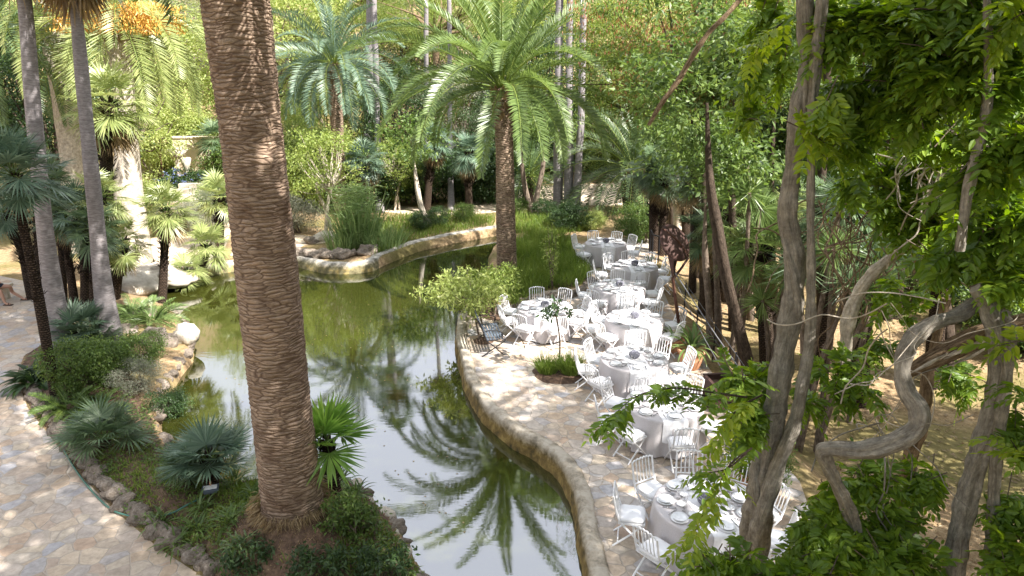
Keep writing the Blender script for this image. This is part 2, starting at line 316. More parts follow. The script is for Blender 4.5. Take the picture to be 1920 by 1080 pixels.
M_white = plain('white_paint', (.78,.78,.80), .4)
M_cush = noisy('white_cushion', [(.3,(.76,.76,.79)),(.7,(.82,.82,.84))], 5, .8, .2, 4)
M_cloth = noisy('grey_linen', [(.35,(.47,.44,.45)),(.65,(.54,.51,.52))], 60, .9, .12, 4, .004)
M_runner = noisy('white_runner_cloth', [(.3,(.72,.71,.74)),(.7,(.8,.79,.81))], 40, .85, .12, 4, .004)
M_china = plain('white_china', (.80,.80,.82), .15)
M_steel = _metal('cutlery_steel', (.5,.5,.52), .25)
M_cable = plain('steel_cable', (.13,.13,.14), .6)
M_iron = plain('black_iron', (.015,.015,.018), .5)
M_slat = plain('blue_grey_slat', (.09,.11,.14), .5)
M_terra = noisy('terracotta', [(.3,(.42,.19,.10)),(.6,(.55,.28,.16)),(.8,(.62,.38,.25))], 6, .85, .2)
M_rust = noisy('rusty_steel', [(.3,(.05,.022,.016)),(.55,(.10,.045,.03)),(.8,(.15,.07,.045))], 7, .8, .3)
M_rustd = noisy('dark_rusted_steel', [(.3,(.050,.026,.022)),(.7,(.075,.040,.034))], 4, .75, .15)
M_ball = noisy('grey_woven_cane', [(.35,(.10,.10,.13)),(.65,(.28,.28,.33))], 40, .8, .8, 3, .01)
M_hose = plain('green_hose', (.05,.14,.11), .4)
M_cream = noisy('cream_render', [(.3,(.62,.52,.38)),(.7,(.72,.62,.47))], 2, .9, .1)
M_glassy, _t, _b = base('clear_glass')
_tr = N(_t, 'ShaderNodeBsdfTransparent'); _gl = N(_t, 'ShaderNodeBsdfGlossy'); _gl.inputs['Roughness'].default_value = .03
_lw = N(_t, 'ShaderNodeLayerWeight'); _lw.inputs[0].default_value = .35; _mx = N(_t, 'ShaderNodeMixShader')
_t.links.new(_lw.outputs['Facing'], _mx.inputs[0]); _t.links.new(_tr.outputs[0], _mx.inputs[1]); _t.links.new(_gl.outputs[0], _mx.inputs[2]); _t.links.new(_mx.outputs[0], _t.nodes['Material Output'].inputs[0])
# ---------------------------------------------------------------- the ground, pond, paving
def px(lst, z=0.0): return [P(a, b, z) for a, b in lst]
R_EDGE = px([(1190,1260),(1135,1120),(1122,1060),(1110,1000),(1097,945),(1076,888),(1045,848),(985,812),(930,772),(890,715),(870,655),(867,605),(876,578)])
N_EDGE = px([(905,556),(925,530),(920,500),(922,470),(940,440),(945,424)])
FAR_EDGE = px([(925,428),(850,441),(780,456),(722,478),(702,487),(665,491),(610,490),(570,482),(530,479),(480,485),(430,491),(390,498),(345,508)])
L_EDGE = px([(300,525),(262,545),(290,560),(335,590),(352,625),(350,655),(322,690),(296,730),(285,780),(310,840),(370,885),(450,905),(520,890),(590,872),(640,888),(690,925),(735,975),(768,1035),(795,1090),(850,1200),(900,1320)])
POND = R_EDGE+N_EDGE+FAR_EDGE+L_EDGE
TERR_R = px([(1600,1300),(1560,1080),(1500,905),(1440,835),(1385,765),(1335,700),(1297,640),(1258,580),(1237,530),(1225,490),(1232,462),(1228,447)])
TERR_IN = px([(1110,446),(1085,462),(1078,485),(1100,505),(1110,520),(1085,541),(1030,545),(985,552),(958,572),(940,590),(915,585),(890,572)])
TERR = R_EDGE+list(reversed(TERR_IN))+list(reversed(TERR_R))
PATH_R = px([(440,1130),(385,1085),(300,1030),(215,958),(150,890),(95,820),(52,765),(30,705),(45,668),(88,640),(118,615),(135,590),(118,566),(100,545),(60,530)])
PATH = PATH_R+px([(-60,505),(-400,520),(-900,700),(-1200,1300),(500,1300)])
def segdist(x, y, poly, closed=True):
    p = np.array([(a[0], a[1]) for a in poly]); q = np.roll(p, -1, 0)
    if not closed: p, q = p[:-1], q[:-1]
    best = np.full(x.shape, 1e9)
    for (ax, ay), (bx, by) in zip(p, q):
        dx, dy = bx-ax, by-ay; t = np.clip(((x-ax)*dx+(y-ay)*dy)/(dx*dx+dy*dy+1e-9), 0, 1)
        best = np.minimum(best, np.hypot(x-ax-t*dx, y-ay-t*dy))
    return best
def inside(x, y, poly):
    p = np.array([(a[0], a[1]) for a in poly]); q = np.roll(p, -1, 0); c = np.zeros(x.shape, bool)
    for (ax, ay), (bx, by) in zip(p, q):
        if ay == by: continue
        c ^= ((ay > y) != (by > y)) & (x < (bx-ax)*(y-ay)/(by-ay)+ax)
    return c
def sstep(t): t = np.clip(t, 0, 1); return t*t*(3-2*t)
_er = sorted([(p.y, p.x) for p in TERR_R]); _ey = np.array([a for a, b in _er]); _ex = np.array([b for a, b in _er])
MOUND = P(565, 1010, .2)
def ground_h(x, y):
    x = np.asarray(x, float); y = np.asarray(y, float)
    d = segdist(x, y, POND); ins = inside(x, y, POND)
    h = np.where(ins, -1.4*sstep(d/.45), 0)
    e = np.interp(y, _ey, _ex); fall = sstep((x-e-.15)/1.0)*(1-sstep((y-28)/10))
    h = h-.55*fall
    dp_ = segdist(x, y, PATH)
    h = h+np.where(ins | inside(x, y, PATH), 0, .5*np.exp(-((x-MOUND.x)**2+(y-MOUND.y)**2)/1.1)*sstep(d/.5)*sstep(dp_/.5))
    bedl = (x < -1.5) & (y < 22) & ~ins & ~inside(x, y, PATH)
    h = h+np.where(bedl, .16*sstep(d/.8)*sstep(segdist(x, y, PATH)/.8), 0)
    hill = np.maximum(0, y-50-6*np.sin(x*.05))
    h = h+.36*hill*sstep(hill/25)+.25*np.maximum(0, np.abs(x)-45)*sstep((np.abs(x)-45)/30)
    flat = sstep((y-55)/20)
    h = h+flat*.8*np.sin(x*.21+1)*np.cos(y*.17)
    rough = np.where(ins | inside(x, y, TERR) | inside(x, y, PATH), 0, 1)*(fall*.12*np.sin(x*1.1+.4*y)*np.cos(y*.9))
    return h+rough
def gz(x, y): return float(ground_h(np.array([x]), np.array([y]))[0])
def G(pxx, pyy, dz=0):
    p = P(pxx, pyy, 0)
    for _ in range(4): p = P(pxx, pyy, gz(p.x, p.y))
    p.z += dz; return p
def axis(a, b, fine_a, fine_b, s):
    m = list(np.arange(fine_a, fine_b+1e-6, s)); g = s; v = fine_b
    while v < b: g *= 1.25; v += min(g, 14); m.append(v)
    g = s; v = fine_a; lo = []
    while v > a: g *= 1.25; v -= min(g, 14); lo.append(v)
    return np.array(lo[::-1]+m)
xs = axis(-260, 260, -13, 10, .17); ys = axis(-60, 420, 5.5, 38, .2)
gx, gy = np.meshgrid(xs, ys); gzz = ground_h(gx, gy)
# clay-like small relief of the soil where nothing is paved
nx, ny = len(xs), len(ys)
k = (np.arange(ny-1)[:, None]*nx+np.arange(nx-1)[None, :]).ravel()
mb = MB().add(np.stack([gx.ravel(), gy.ravel(), gzz.ravel()-.004], 1), np.stack([k, k+1, k+nx+1, k+nx], 1))
m, t, b = base('park_soil'); c = coords(t)
n1 = N(t, 'ShaderNodeTexNoise'); n1.inputs['Scale'].default_value = .35; n1.inputs['Detail'].default_value = 5; t.links.new(c, n1.inputs['Vector'])
n2 = N(t, 'ShaderNodeTexNoise'); n2.inputs['Scale'].default_value = 7; n2.inputs['Detail'].default_value = 12; n2.inputs['Roughness'].default_value = .75; t.links.new(c, n2.inputs['Vector'])
a_ = ramp(t, [(.3, (.12,.075,.04)), (.5, (.30,.21,.12)), (.7, (.46,.35,.22))], n2.outputs[0])
g_ = ramp(t, [(.3, (.10,.085,.03)), (.7, (.26,.215,.095))], n2.outputs[0])
mx = N(t, 'ShaderNodeMix', data_type='RGBA'); t.links.new(ramp(t, [(.45, (0,0,0)), (.6, (1,1,1))], n1.outputs[0]), mx.inputs[0]); t.links.new(a_, mx.inputs[6]); t.links.new(g_, mx.inputs[7])
t.links.new(mx.outputs[2], b.inputs['Base Color']); b.inputs['Roughness'].default_value = .95; b.inputs['Specular IOR Level'].default_value = .1
bp = N(t, 'ShaderNodeBump'); bp.inputs['Strength'].default_value = .8; bp.inputs['Distance'].default_value = .06; t.links.new(n2.outputs[0], bp.inputs['Height']); t.links.new(bp.outputs[0], b.inputs['Normal'])
tag(mb.build("ground", m), kind='structure')

def sheet(name, poly, z, mat, thick=None, grid=None):
    bm = bmesh.new(); vs_ = [bm.verts.new((p[0], p[1], z)) for p in poly]; f = bm.faces.new(vs_); bm.normal_update()
    if f.normal.z < 0: f.normal_flip()
    if thick:
        r = bmesh.ops.extrude_face_region(bm, geom=[f]); 
        for v in [e for e in r['geom'] if isinstance(e, bmesh.types.BMVert)]: v.co.z -= thick
        bmesh.ops.recalc_face_normals(bm, faces=bm.faces)
    bmesh.ops.triangulate(bm, faces=bm.faces)
    me = bpy.data.meshes.new(name); bm.to_mesh(me); bm.free(); me.materials.append(mat)
    o = bpy.data.objects.new(name, me); C.objects.link(o); return tag(o, kind='structure')
m, t, b = base('pond_water'); c = coords(t)
t.nodes.remove(b)
n = N(t, 'ShaderNodeTexNoise'); n.inputs['Scale'].default_value = 7; n.inputs['Detail'].default_value = 3; mp = N(t, 'ShaderNodeMapping'); mp.inputs['Scale'].default_value = (.6, 1.5, 1); t.links.new(c, mp.inputs[0]); t.links.new(mp.outputs[0], n.inputs['Vector'])
n_ = N(t, 'ShaderNodeTexNoise'); n_.inputs['Scale'].default_value = .35; t.links.new(c, n_.inputs['Vector'])
bp = N(t, 'ShaderNodeBump'); bp.inputs['Distance'].default_value = .0016
t.links.new(ramp(t, [(.4, (.12,.12,.12)), (.7, (.5,.5,.5))], n_.outputs[0]), bp.inputs['Strength'])
t.links.new(n.outputs[0], bp.inputs['Height'])
df = N(t, 'ShaderNodeBsdfDiffuse'); df.inputs[0].default_value = (.026,.029,.005,1)
gl = N(t, 'ShaderNodeBsdfGlossy'); gl.inputs['Roughness'].default_value = .035; gl.inputs[0].default_value = (.93,.95,1,1)
fr = N(t, 'ShaderNodeFresnel'); fr.inputs[0].default_value = 2.5
t.links.new(bp.outputs[0], gl.inputs['Normal']); t.links.new(bp.outputs[0], fr.inputs['Normal'])
mx = N(t, 'ShaderNodeMixShader'); t.links.new(fr.outputs[0], mx.inputs[0]); t.links.new(df.outputs[0], mx.inputs[1]); t.links.new(gl.outputs[0], mx.inputs[2]); t.links.new(mx.outputs[0], t.nodes['Material Output'].inputs[0])
M_water = m
cx = sum(p.x for p in POND)/len(POND)
def grow(poly, g):
    p = np.array([(a[0], a[1]) for a in poly]); area = .5*np.sum(p[:,0]*np.roll(p[:,1],-1)-np.roll(p[:,0],-1)*p[:,1]); s = 1 if area > 0 else -1
    t_ = np.roll(p,-1,0)-np.roll(p,1,0); t_ /= np.linalg.norm(t_, axis=1)[:, None]+1e-9
    return [(a[0]+s*g*b[1], a[1]-s*g*b[0]) for a, b in zip(p, t_)]
WATER_Z = -.34
sheet('water', grow(POND, .12), WATER_Z, M_water)
TERR_O = sheet('terrace_paving', TERR, .012, M_pave, .7)
sheet('path', PATH, .006, M_path)
M_sand = noisy('pale_gravel', [(.3,(.42,.33,.24)),(.6,(.58,.48,.37)),(.8,(.68,.58,.46))], 5, .95, .4, 12)
sheet('gravel_clearing', px([(985,394),(1075,384),(1180,386),(1300,384),(1420,372),(1380,345),(1180,342),(985,350),(900,366)]), .004, M_sand)
sheet('far_path', px([(400,383),(560,388),(700,395),(800,406),(880,402),(985,394),(900,366),(870,388),(800,392),(720,383),(560,376),(420,366)]), .006, M_sand)
sheet('shore_ledge', px([(545,478),(570,460),(640,452),(560,440),(450,455),(430,480),(480,486)]), .008, M_sand)
sheet('side_garden_floor', px([(330,505),(250,528),(180,515),(150,480),(230,455),(330,440),(395,430),(400,400),(420,395),(435,430),(420,470),(385,495)]), .008, M_sand)

# pond walls: swept stone with a mossy inner face
def wall_mat(name, top, moss):
    m, t, b = base(name); c = coords(t)
    n = N(t, 'ShaderNodeTexNoise'); n.inputs['Scale'].default_value = 3.5; n.inputs['Detail'].default_value = 10; n.inputs['Roughness'].default_value = .7; t.links.new(c, n.inputs['Vector'])
    s_ = N(t, 'ShaderNodeSeparateXYZ'); t.links.new(c, s_.inputs[0])
    ad = N(t, 'ShaderNodeMath', operation='MULTIPLY_ADD'); t.links.new(n.outputs[0], ad.inputs[0]); ad.inputs[1].default_value = .55; t.links.new(s_.outputs[2], ad.inputs[2])
    f = ramp(t, [(.15, (0,0,0)), (.37, (1,1,1))], ad.outputs[0])
    st = ramp(t, [(.3, tuple(k*.6 for k in top)), (.6, top), (.8, tuple(min(1, k*1.2) for k in top))], n.outputs[0])
    ms = ramp(t, [(.35, (.05,.04,.015)), (.5, moss), (.7, (.42,.30,.10))], n.outputs[0])
    mx = N(t, 'ShaderNodeMix', data_type='RGBA'); t.links.new(f, mx.inputs[0]); t.links.new(ms, mx.inputs[6]); t.links.new(st, mx.inputs[7])
    t.links.new(mx.outputs[2], b.inputs['Base Color']); b.inputs['Roughness'].default_value = .9
    bp = N(t, 'ShaderNodeBump'); bp.inputs['Strength'].default_value = .8; bp.inputs['Distance'].default_value = .04; t.links.new(n.outputs[0], bp.inputs['Height']); t.links.new(bp.outputs[0], b.inputs['Normal'])
    return m
M_wallr = wall_mat('mossy_pond_wall', (.44,.39,.32), (.20,.13,.04))
M_wallf = wall_mat('pale_pond_wall', (.46,.43,.39), (.17,.15,.08))
def wall(name, pts, prof, mat, label, side, seed=1):
    pts = spline(pts, 22); r = random.Random(seed)
    p = np.array([(a.x, a.y) for a in pts]); tt = np.gradient(p, axis=0); tt /= np.linalg.norm(tt, axis=1)[:, None]; nn = np.stack([tt[:,1], -tt[:,0]], 1)*side
    V = []; m_ = len(prof)
    for i in range(len(p)):
        w = noise.noise(Vector((p[i][0]*1.3, p[i][1]*1.3, 0)))
        for j, (o, z) in enumerate(prof):
            q = noise.noise(Vector((p[i][0]*3, p[i][1]*3, j*1.7)))+.7*noise.noise(Vector((p[i][0]*9, p[i][1]*9, j*2.3)))
            V.append((p[i][0]+nn[i][0]*(o+.05*w+.025*q), p[i][1]+nn[i][1]*(o+.05*w+.025*q), z+.015*q))
    q = [(i*m_+j, i*m_+j+1, (i+1)*m_+j+1, (i+1)*m_+j) for i in range(len(p)-1) for j in range(m_-1)]
    o = MB().add(V, q).build(name, mat); return tag(o, label, 'wall')
# side=+1 : right of the direction of travel is towards +offset
wall('pond_wall', R_EDGE, [(.13,.0),(.13,.04),(.09,.07),(0,.08),(-.09,.07),(-.14,.02),(-.16,-.12),(-.2,-.3),(-.24,-.6),(-.3,-1.3)], M_wallr, 'curving mossy stone pond wall along the paved terrace', 1)
wall('far_pond_wall', px([(960,421),(925,427),(850,440),(780,455),(722,476),(704,487)]), [(.3,.0),(.27,.04),(.12,.05),(0,.05),(-.05,-.03),(-.1,-.3),(-.2,-1.2)], M_wallf, 'pale stone pond wall curving away behind the reeds', 1, 2)
wall('shore_wall', px([(706,485),(690,492),(655,496),(610,495),(575,487),(540,481),(500,485),(450,490),(400,497),(350,508)]), [(.35,.0),(.3,.03),(.12,.05),(0,.03),(-.1,-.15),(-.15,-.4),(-.3,-1.2)], M_wallf, 'low pale stone ledge along the far pond shore', 1, 3)

# rocks
def rock_mesh(seed, mat, sub=3):
    bm = bmesh.new(); bmesh.ops.create_icosphere(bm, subdivisions=sub, radius=1)
    for v in bm.verts:
        p = v.co.copy(); n1_ = noise.noise(p*1.1+Vector((seed*7.1, 0, 0))); n2_ = noise.noise(p*3+Vector((0, seed*3.3, 0))); n3_ = noise.noise(p*7+Vector((0, 0, seed)))
        v.co = p*(1+.45*n1_+.22*n2_+.1*n3_)
    me = bpy.data.meshes.new('rock'); bm.to_mesh(me); bm.free(); me.materials.append(mat)
    for f in me.polygons: f.use_smooth = True
    return me
RK = [rock_mesh(i, M_rock) for i in range(6)]; RL = [rock_mesh(20+i, M_rock_l) for i in range(4)]
def rock(name, p, s, label, group=None, pale=False):
    o = bpy.data.objects.new(name, rnd.choice(RL if pale else RK)); C.objects.link(o)
    o.location = p; sc = s if hasattr(s, '__len__') else (s*rnd.uniform(.8, 1.25), s*rnd.uniform(.8, 1.2), s*rnd.uniform(.6, .9)); o.scale = sc; o.rotation_euler = (rnd.uniform(-.3, .3), rnd.uniform(-.3, .3), rnd.uniform(0, 6))
    return tag(o, label, 'rock', group)
def along(pts, n, jit=0):
    p = spline(pts, 12); L = np.concatenate([[0], np.cumsum([(b-a).length for a, b in zip(p[:-1], p[1:])])]); out = []
    for k_ in range(n):
        l = L[-1]*(k_+.5)/n; i = int(np.searchsorted(L, l))-1; i = max(0, min(i, len(p)-2)); f_ = (l-L[i])/(L[i+1]-L[i]+1e-9)
        q = p[i].lerp(p[i+1], f_); q.x += rnd.uniform(-jit, jit); q.y += rnd.uniform(-jit, jit); out.append(q)
    return out
for i, p in enumerate(along([Vector((q.x+.17, q.y+.12, 0)) for q in PATH_R[1:8]], 46, .05)):
    rock('kerb_stone', (p.x, p.y, .07), rnd.uniform(.12, .2), 'rough brown stone in the row edging the left planting bed', 'kerb stones between path and planting bed')
for i, p in enumerate(along(px([(600,890),(645,900),(690,937),(733,985),(765,1040),(790,1090),(830,1170)]), 24, .07)):
    rock('bank_stone', (p.x, p.y, -.1), rnd.uniform(.12, .21), 'rough stone lining the pond bank right of the big palm', 'bank stones beside the big palm', i % 3 == 0)
for i, p in enumerate(along(px([(262,548),(295,565),(335,592),(350,630),(345,660),(320,690),(296,730),(290,790),(320,845),(380,888),(450,905),(520,893)]), 40, .1)):
    rock('bank_stone', (p.x, p.y, -.12), rnd.uniform(.1, .2), 'rough stone along the left pond bank', 'stones along the left pond bank')
for i, p in enumerate(along(px([(555,478),(600,482),(650,481),(700,474)]), 14, .1)):
    rock('shore_stone', (p.x, p.y, .12), rnd.uniform(.2, .32), 'brown stone in the row below the reeds', 'stones below the reeds')
for i, p in enumerate(along(px([(960,596),(985,570),(1040,558),(1085,552),(1112,528)]), 17, .05)):
    rock('bed_stone', (p.x, p.y, .08), rnd.uniform(.13, .2), 'grey stone edging the long grass bed by the terrace', 'stones edging the grass bed')
for (a, b_, s, lb, pl) in [(345,640,(.3,.32,.36),'sunlit pale boulder at the tip of the left bank',1),(300,650,(.5,.4,.45),'brown boulder with a hollow beside the pale boulder',0),(275,600,(.4,.4,.35),'brown boulder under the ferny plants on the left bank',0),
      (262,535,(1.3,.9,.45),'wide white sunlit boulder across the water behind the slim palm',1),(320,525,(.9,.7,.4),'white rounded boulder right of the slim fan palm',1),(235,505,(.8,.7,.5),'white boulder left of the slim palm at the far bank',1),(212,545,(.6,.5,.5),'brown boulder at the foot of the grey palm trunk',0),
      (605,449,(.6,.45,.3),'flat pale boulder lying on the far shore',1),(585,455,(.35,.3,.25),'small brown rock left against the flat pale boulder',0),(245,628,(.35,.3,.3),'squat brown rock above the hollow boulder',0),(400,490,(.7,.4,.3),'low pale rock beside the palm on the far bank',1)]:
    p = P(a, b_, 0); rock('boulder', (p.x, p.y, s[2]*.35-.05), s, lb, None, pl)

# ---------------------------------------------------------------- tables and chairs
def chair_proto():
    t = thing('folding_chair', 'x', 'chair')
    c = MB(); xs_, ys_, n_ = [], [], 10     # padded seat
    V = []; 
    for zi, (sh, z) in enumerate([(.92,.445),(1,.455),(1,.485),(.93,.505),(.6,.515),(0.02,.518)]):
        for k_ in range(32):
            a = k_*2*math.pi/32; ca, sa = math.cos(a), math.sin(a); e = .35
            V.append((.205*sh*math.copysign(abs(ca)**e, ca), .205*sh*math.copysign(abs(sa)**e, sa)+.0, z))
    q = [(i*32+j, i*32+(j+1)%32, (i+1)*32+(j+1)%32, (i+1)*32+j) for i in range(5) for j in range(32)]
    c.add(V, q); c.build('seat_cushion', M_cush, t)
    f = MB()
    for s in (-1, 1): f.box((s*.2,0,.43), (.03,.4,.03))
    f.box((0,.19,.43), (.37,.03,.03)); f.box((0,-.19,.43), (.37,.03,.03)); f.build('seat_frame', M_white, t, False)
    for s in (-1, 1):
        MB().tube([(s*.215,.25,0),(s*.215,.0,.27),(s*.215,-.175,.45),(s*.212,-.23,.6)], [.017,.017,.018,.017], 8).build('leg', M_white, t)
        MB().tube([(s*.19,-.27,0),(s*.19,0,.24),(s*.19,.18,.43)], .016, 8).build('leg', M_white, t)
    MB().tube([(-.2,.2,.06),(.2,.2,.06)], .011, 6).build('stretcher', M_white, t)
    MB().tube([(-.19,-.2,.07),(.19,-.2,.07)], .011, 6).build('stretcher', M_white, t)
    b = MB()
    def by(z): return -.23-(z-.6)*.22 if z > .6 else -.175-(z-.45)*.3667
    for s in (-1, 1): b.tube([(s*.212,by(z),z) for z in (.6,.66,.72,.78,.84,.89)], [.016,.018,.014,.018,.015,.014], 8)
    for j in range(5):
        xx = (-.2+.4*(j+1)/6); zs = [.53,.56,.60,.66,.72,.77,.81,.87]
        b.tube([(xx,by(z),z) for z in zs], [.009,.012,.008,.009,.009,.008,.012,.009], 6)
    b.tube([(-.2,by(.53),.53),(.2,by(.53),.53)], .012, 6)
    top = []                                # scalloped top rail, highest in the middle
    for j in range(6):
        x0, x1 = -.2+.4*j/6, -.2+.4*(j+1)/6
        for k_ in range(6):
            f_ = k_/6; x = x0+(x1-x0)*f_; crown = .03*(1-(x/.2)**2); top.append((x, by(.89), .865+crown+.03*math.sin(math.pi*f_)))
    top = [(-.212,by(.87),.86)]+top[1:]+[(.212,by(.87),.86)]
    b.tube(top, .014, 8); b.build('backrest', M_white, t)
    return t
CH = chair_proto(); chair_used = False
def fold(th, r, z):
    k_ = max(0, min(1, (.745-z)/.7)); return r*(1+k_*(.045*np.sin(13*th+.8*np.sin(3*th))+.03*np.sin(7*th+1)+.018*np.sin(23*th)))
TR = .76
def lathe_cloth(seed):
    pr = [(.001,.753),(.3,.753),(.6,.752),(.72,.752),(.752,.747),(.765,.73),(.77,.70),(.78,.62),(.79,.5),(.8,.38),(.815,.25),(.83,.12),(.84,.03)]
    ph = seed*1.3
    return MB().lathe(pr, 144, fr=lambda th, r, z: fold(th+ph, r, z))
CLOTH = [lathe_cloth(i) for i in range(4)]
CLOTH_ME = []
CLOCK = ['twelve','one','two','three','four','five','six','seven','eight','nine','ten','eleven']
def hours(angs):
    """distinct clock hours (six nearest the camera) for angles around a table"""
    h = [(90-math.degrees(a))/30 % 12 for a in angs]; order = sorted(range(len(h)), key=lambda i: h[i]); used = {}; 
    for i in order:
        c = int(round(h[i])) % 12; k_ = 0
        while c in used: c = (c+1) % 12
        used[c] = i
    return [next(c for c, j in used.items() if j == i) for i in range(len(h))]
def mk(meshes, name, mat, key):
    if key not in meshes:
        meshes[key] = None
MS = {}
def inst(key, name, mb_fn, mat, loc, rz=0, parent=None, smooth=True):
    if key not in MS:
        o = mb_fn().build(name, mat, parent, smooth); MS[key] = o.data
    else:
        o = bpy.data.objects.new(name, MS[key]); C.objects.link(o)
        if parent is not None: o.parent = parent
    o.location = loc; o.rotation_euler = (0, 0, rz); return o
def plate_mb(r, h=.016): return MB().lathe([(.001,.006),(r*.55,.006),(r*.68,.01),(r,h),(r*1.0,h-.004),(r*.62,.0),(.001,.0)], 28)
def napkin_mb(): 
    m_ = MB(); m_.box((0,0,.006), (.1,.16,.012)); m_.box((.012,.01,.016), (.075,.12,.008)); return m_
def glass_mb():
    return MB().lathe([(.001,.002),(.032,.003),(.006,.008),(.004,.08),(.02,.095),(.035,.12),(.038,.16),(.031,.20)], 14)
def runner_mb():
    w = .24; L = [];
    pr = [(-TR-.055,.34),(-TR-.045,.45),(-TR-.035,.58),(-TR-.03,.70),(-TR-.012,.748),(-TR+.04,.7605)]+[(y_,.7605) for y_ in np.linspace(-.6,.6,7)]+[(TR-.04,.7605),(TR+.012,.748),(TR+.03,.70),(TR+.035,.6),(TR+.045,.5)]
    xx = np.linspace(-w, w, 9); V = []
    for (y_, z_) in pr:
        for x_ in xx:
            dy = (math.sqrt(max(.01, TR*TR-x_*x_))-TR)*(1 if y_ > 0 else -1) if abs(y_) > TR-.05 else 0
            zz = z_+(.008*math.sin(x_*40) if z_ < .7 else 0); V.append((x_*(1+(.75-z_)*.15), y_+dy+(.018*math.sin(x_*38+y_*3) if z_ < .7 else 0), zz))
    n9 = len(xx); q = [(i*n9+j, i*n9+j+1, (i+1)*n9+j+1, (i+1)*n9+j) for i in range(len(pr)-1) for j in range(n9-1)]
    return MB().add(V, q)
def ball_mb():
    m_ = MB(); 
    for k_ in range(9):
        a = k_*math.pi/9; n = 20
        pts = []
        for j in range(n+1):
            t_ = j*2*math.pi/n; v = Vector((.14*math.cos(t_), 0, .11*math.sin(t_))); v.rotate(Matrix.Rotation(a, 3, 'Z')); pts.append((v.x, v.y, v.z+.12))
        m_.tube(pts, .009, 5, False)
    for z_ in (-.07,-.035,0,.035,.07):
        rr = .14*math.sqrt(max(0, 1-(z_/.11)**2)); m_.tube([(rr*math.cos(j*math.pi/10), rr*math.sin(j*math.pi/10), z_+.12) for j in range(21)], .009, 5, False)
    m_.lathe([(.001,.03),(.07,.04),(.105,.08),(.118,.12),(.105,.16),(.07,.2),(.001,.21)], 18)
    return m_
def fork_mb():
    m_ = MB(); m_.box((0,-.03,.003), (.01,.12,.004)); m_.box((0,.05,.003), (.024,.03,.004))
    for s in (-.009,-.003,.003,.009): m_.box((s,.08,.003), (.003,.04,.003))
    return m_
def knife_mb(): m_ = MB(); m_.box((0,-.04,.004), (.016,.09,.006)); m_.box((0,.06,.003), (.018,.12,.003)); return m_
TABLES = [  # pixel of the table top's centre, name, seats' pixels
 (1322,948,'front table',[(1212,912),(1214,968),(1262,1012),(1352,1015),(1306,866),(1388,888),(1462,945),(1425,1005)]),
 (1245,758,'second table',[(1158,756),(1165,785),(1196,808),(1272,823),(1325,797),(1296,742),(1221,727)]),
 (1189,673,'table beside the terracotta pot',[(1119,675),(1108,691),(1140,712),(1197,719),(1246,708),(1262,690),(1240,662),(1191,648)]),
 (1190,598,'sunlit fourth table',[(1125,598),(1106,615),(1142,631),(1191,640),(1241,628),(1256,608),(1234,592),(1182,577)]),
 (1162,538,'fifth table',[(1099,553),(1112,533),(1128,566),(1169,570),(1211,564),(1222,550),(1145,516)]),
 (1190,499,'table beside the rusty sculpture',[(1144,497),(1140,514),(1199,529),(1229,520),(1237,507),(1226,490),(1182,486)]),
 (1136,456,'farthest table',[(1106,475),(1096,464),(1138,477),(1167,472),(1177,463),(1168,450),(1103,450)]),
 (1022,577,'lone table near the pond',[(962,585),(968,600),(992,611),(1039,614),(1076,603),(1084,587),(1060,566),(1006,563)])]
first_chair = True; TC = []
